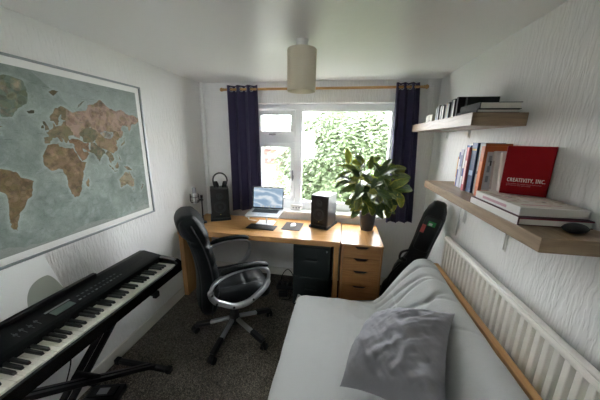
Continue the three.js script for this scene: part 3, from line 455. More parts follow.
// ---------------------------------------------------------------- world map in its frame
{
  const Zr = .932, Zl = 2.365, yb = 1.05, yt = 2.083, f = thing('world_map', 'large silver-framed world map print on the left wall', 'picture');
  const z0 = Zr + .05, z1 = Zl - .05, y0 = yb + .05, y1 = yt - .05, PW = 1400, PH = Math.round(PW * (y1 - y0) / (z1 - z0));
  const X = (lon) => (z1 - (1.643 - .00354 * lon)) / (z1 - z0) * PW, Yc = (lat) => { const m = 1.25 * Math.asinh(Math.tan(.8 * lat * Math.PI / 180)) * 180 / Math.PI; return (y1 - (1.485 + .0044 * m)) / (y1 - y0) * PH; };
  const land = {
    sam: ['#7f6a47', [-78, 8, -72, 12, -62, 10, -52, 5, -50, 0, -44, -2, -35, -6, -39, -14, -41, -22, -48, -26, -53, -33, -58, -37, -62, -40, -66, -47, -69, -53, -68, -55, -74, -51, -74, -42, -71, -30, -70, -18, -77, -12, -81, -5, -80, 1]],
    nam: ['#8a7350', [-168, 66, -156, 71, -140, 70, -125, 70, -110, 68, -95, 69, -82, 68, -94, 60, -82, 54, -79, 52, -78, 58, -78, 62, -70, 60, -65, 58, -56, 52, -66, 49, -60, 46, -70, 42, -75, 38, -76, 35, -81, 31, -80, 26, -84, 30, -94, 29, -97, 23, -94, 18, -87, 21, -88, 16, -83, 14, -83, 9, -78, 8, -86, 12, -95, 16, -105, 20, -110, 30, -117, 33, -124, 42, -124, 48, -132, 56, -146, 61, -158, 57, -164, 60]],
    green: ['#7f8f80', [-55, 60, -43, 60, -32, 67, -22, 70, -18, 76, -20, 82, -35, 83.3, -60, 82, -70, 77, -56, 74, -53, 66]],
    afr: ['#8d7656', [-6, 35, 10, 37, 11, 33, 20, 31, 32, 31, 35, 25, 43, 12, 51, 11, 42, -1, 40, -10, 35, -20, 33, -27, 27, -34, 19, -35, 15, -27, 12, -17, 13, -7, 9, 0, 9, 4, 2, 6, -8, 4, -16, 11, -17, 16, -16, 23, -10, 30]],
    mad: ['#8f7d60', [44, -17, 49, -12, 50, -16, 47, -25, 44, -23]],
    eur: ['#8b8265', [-9, 37, -9, 43, -1, 44, -4, 48, 3, 51, 8, 54, 8, 57, 11, 54, 20, 55, 24, 59, 30, 60, 40, 64, 42, 50, 38, 47, 28, 45, 28, 41, 23, 37, 20, 41, 14, 45, 18, 40, 16, 38, 10, 44, 3, 43, -2, 37]],
    scan: ['#84795c', [5, 59, 5, 62, 14, 68, 25, 71, 31, 70, 40, 67, 35, 62, 28, 60, 22, 61, 24, 65, 18, 62, 18, 59, 13, 55, 10, 59]],
    uk: ['#5e5a46', [-5, 50, 1, 51, 0, 54, -3, 58, -6, 58, -4, 54]], ice: ['#4b4c3f', [-24, 65, -14, 66, -15, 64, -22, 63.5]], irl: ['#5e5a46', [-10, 52, -6, 52, -6, 55, -9, 54]],
    rus: ['#c0a595', [28, 60, 32, 70, 42, 67, 55, 69, 68, 70, 72, 74, 82, 75, 98, 79, 108, 76, 115, 74, 130, 72, 142, 74, 160, 70, 176, 70, 190, 66, 178, 62, 165, 60, 162, 56, 157, 51, 155, 58, 142, 59, 136, 54, 141, 50, 135, 44, 130, 43, 127, 50, 118, 50, 106, 51, 96, 50, 87, 49, 80, 51, 70, 55, 60, 52, 50, 48, 47, 42, 38, 45, 34, 52, 28, 56]],
    kaz: ['#86826a', [47, 48, 55, 52, 62, 54, 72, 55, 80, 51, 87, 49, 80, 44, 74, 40, 66, 37, 60, 37, 53, 38, 52, 44]],
    chi: ['#a58f72', [80, 45, 87, 49, 96, 43, 106, 42, 112, 45, 120, 52, 126, 52, 131, 45, 125, 40, 121, 40, 122, 36, 119, 34, 122, 30, 119, 25, 110, 21, 105, 23, 98, 26, 92, 28, 80, 31, 74, 38]],
    mon: ['#a9b0ae', [88, 49, 98, 52, 112, 50, 118, 47, 108, 42, 96, 43]],
    mide: ['#94775a', [27, 41, 36, 42, 45, 41, 53, 37, 61, 37, 61, 25, 57, 26, 50, 30, 48, 30, 51, 25, 56, 26, 59, 22, 52, 16, 44, 13, 39, 21, 35, 28, 35, 36, 28, 37]],
    ind: ['#767660', [61, 25, 66, 37, 74, 37, 80, 31, 90, 27, 92, 22, 87, 21, 80, 15, 77.5, 8, 73, 17, 70, 21]],
    sea: ['#8a7f66', [92, 22, 98, 26, 105, 22, 108, 18, 109, 11, 104, 9, 101, 13, 103, 2, 99, 8, 98, 15]],
    sum: ['#84785f', [95, 5, 104, -2, 106, -6, 101, -3]], bor: ['#84785f', [109, 1, 117, 7, 118, 1, 115, -4, 110, -3]], png: ['#84785f', [131, -1, 141, -3, 150, -10, 143, -9, 138, -8]], jav: ['#84785f', [105, -6, 115, -8, 106, -8]],
    jap: ['#8c8570', [130, 32, 136, 34, 141, 36, 142, 43, 145, 44, 140, 43, 139, 38, 133, 35]], phi: ['#84785f', [120, 18, 122, 17, 126, 8, 123, 10]],
    aus: ['#a39a80', [114, -22, 122, -18, 130, -12, 136, -12, 140, -17, 142, -11, 146, -19, 153, -26, 150, -37, 144, -38, 137, -34, 131, -31, 124, -33, 116, -35]], tas: ['#a39a80', [145, -41, 148, -41, 147, -43.5]],
    nz: ['#7d745f', [173, -35, 178, -38, 175, -41, 171, -44, 167, -46.5, 172, -41, 175, -39]], sval: ['#6c6147', [11, 79, 20, 80.3, 26, 80, 17, 77]], nov: ['#9aa09a', [52, 71, 57, 74, 68, 77, 58, 73]], ala: ['#8d8458', [183, 67, 190, 73, 197, 76, 197, 58, 192, 62]],
    ara: ['#7d684a', [-86, 80, -70, 83, -64, 80, -80, 76]], baf: ['#7d684a', [-90, 73, -72, 70, -62, 66, -72, 63, -80, 70]], cub: ['#7d684a', [-84, 22, -74, 20, -77, 20]],
  };
  const tex = canvasTex(PW, PH, (g) => {
    const im = g.createImageData(PW, PH), d = im.data;
    for (let y = 0; y < PH; y++) for (let x = 0; x < PW; x++) { const n = fbm(x / 120, y / 120, 61, 5) * 26 + fbm(x / 14, y / 14, 65, 2) * 9, k = (y * PW + x) * 4; d[k] = 134 + n; d[k + 1] = 145 + n; d[k + 2] = 138 + n; d[k + 3] = 255; }
    g.putImageData(im, 0, 0);
    const path = (p) => { g.beginPath(); const R = rng(p.length * 7 + 3); for (let i = 0; i < p.length; i += 2) { const a = [X(p[i]), Yc(p[i + 1])], b = [X(p[(i + 2) % p.length]), Yc(p[(i + 3) % p.length])]; i ? g.lineTo(...a) : g.moveTo(...a); const l = Math.hypot(b[0] - a[0], b[1] - a[1]), n = Math.max(1, Math.floor(l / 10)); for (let q = 1; q < n; q++) g.lineTo(lerp(a[0], b[0], q / n) + (R() - .5) * 8, lerp(a[1], b[1], q / n) + (R() - .5) * 8); } g.closePath(); };
    g.lineJoin = 'round';
    for (const [, p] of Object.values(land)) for (const lw of [34, 22, 12]) { path(p); g.strokeStyle = 'rgba(172,180,176,.20)'; g.lineWidth = lw; g.stroke(); }
    { const R = rng(55); for (let i = 0; i < 900; i++) { g.fillStyle = R() < .5 ? 'rgba(176,184,180,.14)' : 'rgba(92,110,102,.12)'; g.beginPath(); g.ellipse(R() * PW, R() * PH, 6 + R() * 40, 4 + R() * 18, R() * 3, 0, 7); g.fill(); } }
    g.fillStyle = 'rgba(165,172,170,.5)';
    { g.beginPath(); g.moveTo(X(-10), 0); g.bezierCurveTo(X(10), 70, X(20), 90, X(40), Yc(71)); g.lineTo(X(197), Yc(71)); g.lineTo(X(197), 0); g.closePath(); g.fill(); }
    { g.fillStyle = 'rgba(160,160,156,.55)'; g.beginPath(); g.moveTo(0, PH); const R = rng(77); for (let i = 0; i <= 60; i++) g.lineTo(i / 60 * PW, Yc(-69) + (R() - .5) * 22 + 20 * Math.sin(i * .3)); g.lineTo(PW, PH); g.closePath(); g.fill(); }
    for (const [c, p] of Object.values(land)) { path(p); g.fillStyle = c; g.fill(); g.fillStyle = 'rgba(30,24,16,.16)'; g.fill(); g.save(); g.clip(); const R = rng(p.length); let x0 = 1e9, x1 = -1e9, q0 = 1e9, q1 = -1e9; for (let i = 0; i < p.length; i += 2) { x0 = Math.min(x0, X(p[i])); x1 = Math.max(x1, X(p[i])); q0 = Math.min(q0, Yc(p[i + 1])); q1 = Math.max(q1, Yc(p[i + 1])); }
      const n = Math.floor((x1 - x0) * (q1 - q0) / 420); for (let i = 0; i < n; i++) { g.fillStyle = ['rgba(60,48,28,.17)', 'rgba(205,172,145,.17)', 'rgba(120,118,70,.17)', 'rgba(58,56,46,.15)', 'rgba(150,120,104,.2)'][Math.floor(R() * 5)]; g.beginPath(); g.ellipse(lerp(x0, x1, R()), lerp(q0, q1, R()), 6 + R() * 24, 5 + R() * 16, R() * 3, 0, 7); g.fill(); } g.restore(); path(p); g.strokeStyle = 'rgba(70,60,46,.22)'; g.lineWidth = 1.5; g.stroke(); }
    { const im2 = g.getImageData(0, 0, PW, PH), e = im2.data, R = rng(66); for (let k = 0; k < e.length; k += 4) { const n = (R() - .5) * 34; e[k] += n; e[k + 1] += n; e[k + 2] += n; } g.putImageData(im2, 0, 0); }
    const R = rng(4); g.strokeStyle = 'rgba(60,80,76,.4)'; for (let i = 0; i < 260; i++) { const x = R() * PW, y = R() * PH, l = 8 + R() * 34; g.lineWidth = 1 + R() * 1.4; g.beginPath(); g.moveTo(x, y); g.lineTo(x + l, y + (R() - .5) * 5); g.stroke(); }
  });
  mesh('backing', bx(.001, .018, yb + .004, yt - .004, Zr + .004, Zl - .004, 0), M.white, f);
  mesh('print', new THREE.PlaneGeometry(z1 - z0, y1 - y0).rotateY(Math.PI / 2).translate(.0186, (y0 + y1) / 2, (z0 + z1) / 2), std(0xffffff, .85, { map: tex }), f);
  const fr = std(0x8f9698, .3, { metalness: .5 });
  mesh('frame', [bx(.001, .030, yt - .012, yt, Zr, Zl, .002), bx(.001, .030, yb, yb + .012, Zr, Zl, .002), bx(.001, .030, yb, yt, Zr, Zr + .012, .002), bx(.001, .030, yb, yt, Zl - .012, Zl, .002)], fr, f);
}
// ---------------------------------------------------------------- curtains on their pole
{
  const ry = 2.213, rz = .085, p = thing('curtain_pole', 'wooden curtain pole above the window', 'curtain pole');
  mesh('pole', metricUV(new THREE.CylinderGeometry(.0125, .0125, 2.04, 20).rotateZ(Math.PI / 2).translate(1.37, ry, rz)), rodWood, p);
  for (const [x, s] of [[.345, -1], [2.395, 1]]) mesh('finial', new THREE.LatheGeometry([[0, 0], [.014, .0], [.016, .006], [.011, .012], [.019, .022], [.021, .032], [.014, .044], [0, .05]].map(([a, b]) => new THREE.Vector2(a, b)), 20).rotateZ(-s * Math.PI / 2).translate(x, ry, rz), rodWood, p);
  for (const x of [.385, 2.365]) mesh('bracket', [cyl(.018, .018, .012, 0, 0, 0).rotateX(Math.PI / 2).translate(x, ry, .0), bx(x - .006, x + .006, ry - .006, ry + .006, .005, rz, .002)], rodWood, p);
  function curtain(label, x0, x1, b0, b1, yb0, yb1, folds, ph) {
    const c = thing('curtain', label, 'curtain');
    mesh('cloth', sheet(160, 60, (u, v) => {
      const a = Math.PI * 2 * folds * u + ph, amp = .030 + .012 * v, x = lerp(lerp(x0, x1, u), lerp(b0, b1, u), Math.pow(v, .8)) + .012 * Math.sin(a * 2) * (.4 + v * .6);
      const y = lerp(2.252, lerp(yb0, yb1, u), v), z = rz + amp * Math.sin(a) + .008 * fbm(u * 9, v * 3, 13) * v; return [x, y, z];
    }, .003), curtainMat, c);
    for (let k = 0; k < folds * 2; k++) { const u = (k * Math.PI - ph) / (Math.PI * 2 * folds); if (u > .01 && u < .99) mesh('eyelet', new THREE.TorusGeometry(.022, .005, 8, 24).rotateY(Math.PI / 2 * .45 * (k % 2 ? 1 : -1)).translate(lerp(x0, x1, u), ry, rz), M.silver, c); }
  }
  curtain('dark navy eyelet curtain hanging at the left end of the pole', .385, .725, .39, .745, .852, .88, 3, .9);
  curtain('dark navy eyelet curtain hanging at the right end of the pole beside the plant', 2.135, 2.35, 2.16, 2.43, .83, .84, 3, .4);
}
// ---------------------------------------------------------------- ceiling lamp
{
  const l = thing('ceiling_lamp', 'cream ribbed drum pendant lamp on the ceiling', 'lamp', [1.372, H, 1.135]), prof = [], n = 44, r = .091, y0 = -.298, y1 = -.055;
  for (let i = 0; i <= n * 2; i++) { const t = i / (n * 2); prof.push(new THREE.Vector2(r + (i % 2 ? .0012 : 0), lerp(y0, y1, t))); }
  for (let i = 0; i <= 10; i++) prof.push(new THREE.Vector2(r - .003, lerp(y1, y0, i / 10))); prof.push(prof[0].clone());
  mesh('shade', new THREE.LatheGeometry(prof, 48), phys(0xeee7d4, .85, { transmission: .4, thickness: 0 }), l);
  mesh('ceiling_rose', [cyl(.036, .04, .03, 0, -.031, 0), cyl(.036, .036, .006, 0, -.037, 0)], M.white, l);
  mesh('neck', cyl(.034, .034, .03, 0, -.062, 0), std(0xcfccc0, .6), l);
  mesh('spider', [new THREE.TorusGeometry(.036, .003, 6, 24).rotateX(Math.PI / 2).translate(0, -.066, 0), ...[0, 1, 2].map((k) => new THREE.CylinderGeometry(.002, .002, .05, 6).rotateZ(Math.PI / 2).translate(.062, -.066, 0).rotateY(k * 2.094))], M.white, l);
  mesh('bulb', [new THREE.SphereGeometry(.028, 20, 14).translate(0, -.15, 0), cyl(.013, .013, .06, 0, -.12, 0)], std(0xf0efe8, .3), l);
}
// ---------------------------------------------------------------- stage piano on its stand
{
  const p = thing('stage_piano', 'long black digital stage piano against the left wall', 'piano', [0, 0, 0]);
  const z0 = 1.262, z1 = 2.60, yk = .772, XB = .135, XF = .478;
  // body: x, y outline swept along z; key bed open at the front, control panel sloping up to the back
  const body = (pts, a, b) => { const s = new THREE.Shape(pts.map(([x, y]) => new THREE.Vector2(x, y))); return new THREE.ExtrudeGeometry(s, { depth: b - a, bevelEnabled: true, bevelSize: .004, bevelThickness: .004, bevelSegments: 2 }).translate(0, 0, a); };
  mesh('body', [body([[XB, .70], [XF - .02, .70], [XF - .004, .715], [XF - .004, .752], [.325, .752], [.318, .806], [.30, .812], [.17, .835], [XB, .83]], z0 + .004, z1)], phys(0x090a0b, .45, { specularIntensity: .5 }), p);
  mesh('end_cheek', [body([[.29, .74], [XF - .004, .74], [XF - .002, .775], [XF - .03, .793], [.33, .806], [.29, .806]], z0, z0 + .036)], M.blackGloss, p);
  mesh('end_cheek', [body([[.29, .74], [XF - .004, .74], [XF - .002, .775], [XF - .03, .793], [.33, .806], [.29, .806]], z1 - .036, z1 + .004)], M.blackGloss, p);
  mesh('front_rail', bx(XF - .016, XF + .002, .70, .766, z0, z1, .003), M.blackGloss, p);
  mesh('felt_strip', bx(.316, .324, yk - .01, yk + .006, z0 + .04, z1 - .04, 0), std(0x3a0f14, .9), p);
  // 88 keys from the right end (treble, far) to the left
  const ks = z0 + .046, kp = (z1 - .046 - ks) / 52, wk = bx(.322, XF - .019, yk - .018, yk, .0006, kp - .0006, .0015), bk = (() => { const s = new THREE.Shape([[.322, yk], [.418, yk], [.412, yk + .011], [.322, yk + .013]].map(([a, b]) => new THREE.Vector2(a, b))); return new THREE.ExtrudeGeometry(s, { depth: .0105, bevelEnabled: true, bevelSize: .001, bevelThickness: .001, bevelSegments: 1 }).translate(0, 0, -.00525); })();
  const names = 'CDEFGAB'; // topmost key is C, going down: B A G F E D C
  for (let i = 0; i < 52; i++) { const m = mesh('white_key', wk, M.ivory, p); m.position.z = ks + i * kp; const note = names[mod(0 - i, 7)]; // gap between this key and the next lower one holds a black key unless C|B or F|E
    if (i < 51 && note !== 'C' && note !== 'F') { const b = mesh('black_key', bk, M.ebony, p); b.position.z = ks + (i + 1) * kp; } }
  const onPanel = (x, dy = 0) => .8375 - (x - .16) * .177 + dy, tilt = -.175;
  const plate = (w, h, d, x, z) => new RoundedBoxGeometry(w, h, d, 2, Math.min(w, h, d) * .3).rotateZ(tilt).translate(x, onPanel(x, .002), z);
  mesh('display', plate(.045, .006, .10, .258, 1.93), phys(0x6d7a76, .15, { clearcoat: .5 }), p);
  mesh('display_bezel', plate(.012, .005, .12, .225, 1.93), M.midGrey, p);
  const grey = std(0x4a4d50, .5);
  for (let k = 0; k < 12; k++) mesh('button', plate(.010, .006, .014, .268, 1.585 + k * .024), k % 4 === 3 ? M.midGrey : grey, p);
  for (let k = 0; k < 10; k++) mesh('button', plate(.010, .006, .014, .235, 1.60 + k * .026), grey, p);
  for (let k = 0; k < 4; k++) mesh('slider', [plate(.05, .003, .004, .25, 2.04 + k * .028), plate(.012, .010, .014, .24 + .01 * (k % 2), 2.04 + k * .028)], grey, p);
  for (let k = 0; k < 5; k++) mesh('knob', cyl(.010, .009, .012, .25, onPanel(.25, .0), 2.19 + k * .03, 18), grey, p);
  mesh('panel_print', [.0, .012, .024, .037, .05].map((o, i) => plate(.008 + .003 * (i % 2), .0014, .008, .275, 1.37 + o)), M.midGrey, p);
  mesh('speaker_grille', plate(.05, .004, .22, .215, 1.46), std(0x17181a, .8), p);
  // music rest: black ledge, clear sheet leaning back to the wall
  mesh('music_rest_ledge', [bx(.140, .170, .832, .862, 1.655, 2.42, .004)], M.black, p);
  mesh('music_rest', sheet(2, 2, (u, v) => [.146 - v * .085, .858 + v * .19, lerp(1.66, 2.41, u)], .004), phys(0xffffff, .03, { transmission: 1, thickness: 0 }), p);
}
{ // printed sheet on the music rest
  const tex = canvasTex(512, 256, (g, w, h) => { g.fillStyle = '#e6e8e6'; g.fillRect(0, 0, w, h); g.fillStyle = '#989e92'; g.beginPath(); g.moveTo(300, h); g.bezierCurveTo(330, 150, 400, 120, 470, 130); g.bezierCurveTo(500, 150, 505, 220, 512, h); g.fill(); g.fillStyle = '#a9aea6'; g.beginPath(); g.moveTo(60, 150); g.bezierCurveTo(120, 60, 200, 40, 236, 70); g.bezierCurveTo(220, 140, 140, 170, 60, 150); g.fill(); });
  const s = mesh('printed_sheet', sheet(2, 2, (u, v) => [.1535 - v * .0875, .866 + v * .195, lerp(2.24, 1.835, u)], .0012), std(0xffffff, .6, { map: tex })); tag(s, 'white sheet with grey-green shapes standing on the piano music rest', 'sheet');
}
{
  const s = thing('keyboard_stand', 'black double-braced X stand under the piano', 'stand', [0, 0, 0]), x = [.17, .42];
  const A = [1.52, 2.32], T = [1.54, 2.30];
  for (const [zf, zt, dx, k] of [[A[1], T[0], 0, 0], [A[0], T[1], .035, 1]]) for (const o of [0, .05]) mesh('leg', bar([.27 + dx, .035, zf + o * (k ? 1 : -1) * 0], [.27 + dx, .665, zt], .022, .034, V(1, 0, 0)).translate(o * (k ? 1 : -1), 0, 0), M.blackMetal, s);
  for (const z of A) mesh('foot', [bar([.035, .026, z], [.49, .026, z], .034, .034)], M.blackMetal, s);
  for (const z of A) for (const xx of [.045, .475]) mesh('foot_cap', bar([xx - .02, .026, z], [xx + .02, .026, z], .042, .045), M.rubber, s);
  for (const z of T) { const t = mesh('support_arm', [bar([.13, .675, z], [.46, .675, z], .030, .028)], M.blackMetal, s); mesh('arm_pad', bar([.455, .671, z], [.485, .671, z], .04, .044), M.rubber, t); }
  mesh('pivot', new THREE.CylinderGeometry(.03, .03, .13, 20).rotateZ(Math.PI / 2).translate(.287, .36, 1.92), M.blackMetal, s);
}
{
  const d = thing('foot_pedal', 'black sustain pedal box with grey label on carpet under the piano', 'pedal', [.19, 0, 1.76], .25);
  mesh('base', bx(-.12, .10, .0, .045, -.06, .06, .008), M.black, d);
  mesh('treadle', bx(-.10, .07, .046, .056, -.035, .035, .004), M.blackGloss, d); mesh('label_plate', bx(-.045, .02, .056, .0575, -.022, .022, .0006), M.midGrey, d);
  tag(mesh('power_cable', tube([[.13, .69, 1.86], [.11, .55, 1.88], [.12, .40, 1.86], [.08, .2, 1.90], [.05, .03, 1.90], [.06, .006, 1.94], [.12, .006, 2.02]], .0035, 50, 6), M.rubber), 'thin black cable hanging below the piano', 'cable');
}
// ---------------------------------------------------------------- things on the desk
const DY = .774;
function speaker(label, padLabel, x, z, turn, ww, hh, dd) {
  const f = thing('speaker_pad', padLabel, 'foam pad', [x, DY, z], turn), y0 = .022;
  mesh('pad', bx(-ww / 2 - .012, ww / 2 + .012, 0, y0 - .0005, -dd / 2 - .02, dd / 2 + .022, .003), M.foam, f);
  const s = thing('studio_speaker', label, 'speaker', [x, DY + y0, z], turn);
  mesh('cabinet', bx(-ww / 2, ww / 2, 0, hh, -dd / 2, dd / 2, .006), phys(0x1d1e20, .45, { clearcoat: .25, clearcoatRoughness: .35 }), s);
  mesh('baffle', bx(-ww / 2 + .006, ww / 2 - .006, .006, hh - .006, dd / 2 - .002, dd / 2 + .005, .003), M.black, s);
  const ring = (r, t, y, m, nm, prof) => mesh(nm, new THREE.LatheGeometry(prof.map(([a, b]) => new THREE.Vector2(a * r, b)), 36).rotateX(Math.PI / 2).translate(0, y, dd / 2 + .005), m, s);
  const wy = hh * .40, r = ww * .36;
  ring(r, 0, wy, M.darkGrey, 'woofer', [[0, .004], [.25, .003], [.32, -.004], [.70, .002], [.78, .008], [.9, .008], [.94, .004], [1, .005], [1, 0]]);
  ring(ww * .19, 0, hh * .77, M.darkGrey, 'tweeter', [[0, .008], [.3, .006], [.42, .001], [.6, .002], [1, .006], [1.05, 0]]);
  mesh('port', bx(-ww * .28, ww * .28, .02, .034, dd / 2 + .003, dd / 2 + .0065, .003), M.rubber, s);
  mesh('status_light', new THREE.SphereGeometry(.004, 10, 8).translate(.0, .05, dd / 2 + .006), std(0xd7c45a, .4), s);
  return s;
}
speaker('black studio speaker with headphones on top, left of the laptop', 'dark foam pad under the left studio speaker', .262, .175, .50, .20, .345, .22);
speaker('black studio speaker beside the potted plant', 'dark foam pad under the right studio speaker', 1.488, .180, -.33, .20, .335, .245);
{ // headphones resting on the left speaker
  const h = thing('headphones', 'black over-ear headphones standing on the left studio speaker', 'headphones', [.285, DY + .022 + .345, .185], .35);
  const pts = []; for (let i = 0; i <= 20; i++) { const a = lerp(-.15, Math.PI + .15, i / 20); pts.push([Math.cos(a) * .078, .085 + Math.sin(a) * .085, 0]); }
  mesh('headband', tube(pts, .0085, 40, 8), M.black, h);
  for (const s of [-1, 1]) { const c = mesh('ear_cup', new THREE.CylinderGeometry(.038, .034, .03, 24).rotateZ(Math.PI / 2 - s * .25).translate(s * .058, .040, .0), M.black, h); mesh('ear_cushion', new THREE.TorusGeometry(.027, .012, 10, 24).rotateY(Math.PI / 2).rotateZ(-s * .25).translate(s * .036, .040, 0), M.rubber, c); }
}
{ // microphone in a shock mount
  const m = thing('microphone', 'condenser microphone in a spider shock mount in the desk corner', 'microphone', [.085, DY, .40], .2), y = .275;
  mesh('capsule_body', [cyl(.020, .020, .12, 0, y - .06, 0)], M.alu, m);
  mesh('grille', [cyl(.020, .020, .05, 0, y + .0605, 0), new THREE.SphereGeometry(.020, 18, 12).translate(0, y + .11, 0)], M.midGrey, m);
  for (const yy of [y - .03, y + .02]) mesh('mount_ring', new THREE.TorusGeometry(.042, .003, 8, 30).rotateX(Math.PI / 2).translate(0, yy, 0), M.blackMetal, m);
  for (let k = 0; k < 6; k++) { const a = k * Math.PI / 3; mesh('mount_arm', [tube([[Math.cos(a) * .024, y - .045, Math.sin(a) * .024], [Math.cos(a) * .048, y - .03, Math.sin(a) * .048], [Math.cos(a) * .046, y + .055, Math.sin(a) * .046]], .003, 12, 6)], M.blackMetal, m); }
  mesh('stand_pole', [cyl(.008, .008, .295, .075, .012, 0), bx(.048, .09, y - .022, y - .002, -.01, .01, .003), cyl(.014, .014, .03, .075, .285, 0)], M.blackMetal, m);
  mesh('stand_base', cyl(.042, .038, .012, .075, 0, 0, 32), M.blackMetal, m);
}
{ // laptop on a stand
  const x = .845, st = thing('laptop_stand', 'silver metal stand lifting the laptop above the desk', 'stand', [x, DY, .291]);
  mesh('foot', [bx(-.10, .10, 0.0003, .006, -.12, .03, .002)], M.alu, st);
  mesh('column', [bar([.02, .012, .0], [.02, .108, -.01], .04, .008, V(1, 0, 0))], M.alu, st);
  mesh('tray', [bx(-.12, .14, -.003, .0, -.11, .09, .001).rotateX(.08).translate(0, .1212, 0)], M.alu, st);
  const l = thing('laptop', 'open silver laptop with blue wallpaper on a stand', 'laptop', [x, DY + .1225, .293], .0); l.rotation.order = 'YXZ'; l.rotation.x = .08;
  const w = .37, d = .25;
  mesh('base', bx(-w / 2, w / 2, 0, .014, -d / 2, d / 2, .005), M.alu, l);
  mesh('keyboard_well', bx(-.145, .145, .0135, .0145, -.095, .012, 0), M.black, l);
  const kg = []; for (let r = 0; r < 6; r++) for (let k = 0; k < 14; k++) kg.push(bx(-.142 + k * .0204, -.142 + k * .0204 + .017, .0145, .016, -.093 + r * .0172, -.093 + r * .0172 + .014, 0));
  const kk = mesh('laptop_keys', kg, M.darkGrey, l); kk.userData.kind = 'stuff';
  mesh('trackpad', bx(-.05, .05, .0137, .0143, .03, .105, 0), M.silver, l);
  const rot = new THREE.Matrix4().makeRotationX(-.24).setPosition(0, .012, -d / 2 + .004), S = (g) => g.applyMatrix4(rot), hh = .252;
  const lid = mesh('lid', S(bx(-w / 2, w / 2, 0, hh, -.007, 0, .003)), M.alu, l);
  mesh('bezel', S(bx(-w / 2 + .003, w / 2 - .003, .004, hh - .003, -.001, .0008, 0)), M.blackGloss, lid);
  const scr = canvasTex(640, 400, (g, W2, H2) => { const im = g.createImageData(W2, H2), q = im.data; for (let y = 0; y < H2; y++) for (let x2 = 0; x2 < W2; x2++) { const u = x2 / W2, v = y / H2, r = Math.sin((u * 1.2 - v * 2.2 + fbm(u * 2.2, v * 2.2, 91) * .9) * 6.5), t = clamp(.5 + .5 * r, 0, 1), e = Math.pow(t, 2.2), k = (y * W2 + x2) * 4; q[k] = lerp(140, 226, e); q[k + 1] = lerp(168, 234, e); q[k + 2] = lerp(194, 240, e); q[k + 3] = 255; } g.putImageData(im, 0, 0); g.fillStyle = 'rgba(235,240,245,.8)'; g.fillRect(0, 0, W2, 10); g.fillStyle = 'rgba(220,228,236,.7)'; g.fillRect(120, H2 - 34, 400, 28); for (let i = 0; i < 13; i++) { g.fillStyle = ['#5f89b8', '#c9d2d8', '#8a9cae', '#d8c9a0'][i % 4]; g.fillRect(130 + i * 30, H2 - 31, 22, 22); } });
  mesh('screen', S(new THREE.PlaneGeometry(w - .026, hh - .03).translate(0, hh / 2 + .002, .0014)), new THREE.MeshStandardMaterial({ color: 0x050505, roughness: .3, emissive: 0xffffff, emissiveMap: scr, emissiveIntensity: .20 }), lid);
  const glow = new THREE.RectAreaLight(0xc4d6e6, .2, w - .026, hh - .03); glow.position.set(0, .012 + .13 * Math.cos(.24) + .004, -d / 2 - .13 * Math.sin(.24) + .02); glow.lookAt(glow.position.clone().add(V(0, -Math.sin(-.24) * 0 + .24, 1))); glow.rotation.set(Math.PI - .24, 0, Math.PI); l.add(glow); glow.name = 'screen_light';
}
{ // wireless keyboard
  const k = thing('wireless_keyboard', 'dark flat wireless keyboard in front of the laptop', 'keyboard', [.845, DY, .405], -.06);
  mesh('base', bx(-.155, .155, 0, .008, -.07, .07, .003), M.darkGrey, k);
  const g = []; for (let r = 0; r < 6; r++) for (let c = 0; c < 15; c++) g.push(bx(-.148 + c * .0199, -.148 + c * .0199 + .016, .008, .0105, -.063 + r * .0212, -.063 + r * .0212 + .017, 0));
  mesh('keycaps', g, M.black, k).userData.kind = 'stuff';
}
{
  const m = thing('mouse_mat', 'dark brown mouse mat on the desk', 'mouse mat', [1.165, DY, .30], -.04);
  mesh('mat', bx(-.10, .10, 0, .005, -.115, .125, .002), std(0x3b322d, .8), m); mesh('stitching', [bx(-.10, .10, .005, .0056, .121, .125, 0), bx(-.10, .10, .005, .0056, -.115, -.111, 0)], M.darkGrey, m);
  const o = thing('computer_mouse', 'white computer mouse on the dark mat', 'mouse', [1.165, DY + .0055, .285], -.15);
  mesh('shell', new THREE.SphereGeometry(1, 28, 18).scale(.030, .024, .052).translate(0, .0, 0).applyMatrix4(new THREE.Matrix4()), phys(0xe8e8e8, .3, { clearcoat: .4 }), o);
  { const gp = o.children[0].geometry.attributes.position; for (let i = 0; i < gp.count; i++) gp.setY(i, Math.max(0, gp.getY(i)) + .0); o.children[0].geometry.computeVertexNormals(); }
  mesh('scroll_wheel', new THREE.CylinderGeometry(.006, .006, .004, 16).rotateZ(Math.PI / 2).translate(0, .019, -.028), M.midGrey, o);
}
{ // white cable looped by the laptop
  tag(mesh('charging_cable', tube([[.60, DY + .004, .10], [.56, DY + .02, .13], [.575, DY + .075, .12], [.615, DY + .085, .13], [.60, DY + .03, .15], [.63, DY + .006, .19], [.72, DY + .004, .20]], .004, 50, 6), M.white), 'white charging cable looped beside the laptop', 'cable');
  const s = thing('sill_box', 'small white box with dark slots on the window sill', 'socket box', [1.145, WY0 + .0045, -.03]);
  mesh('case', bx(-.07, .07, 0, .066, -.02, .02, .004), M.white, s); for (const x of [-.035, 0, .035]) mesh('slot', bx(x - .010, x + .010, .026, .042, .0195, .021, .002), M.midGrey, s);
}
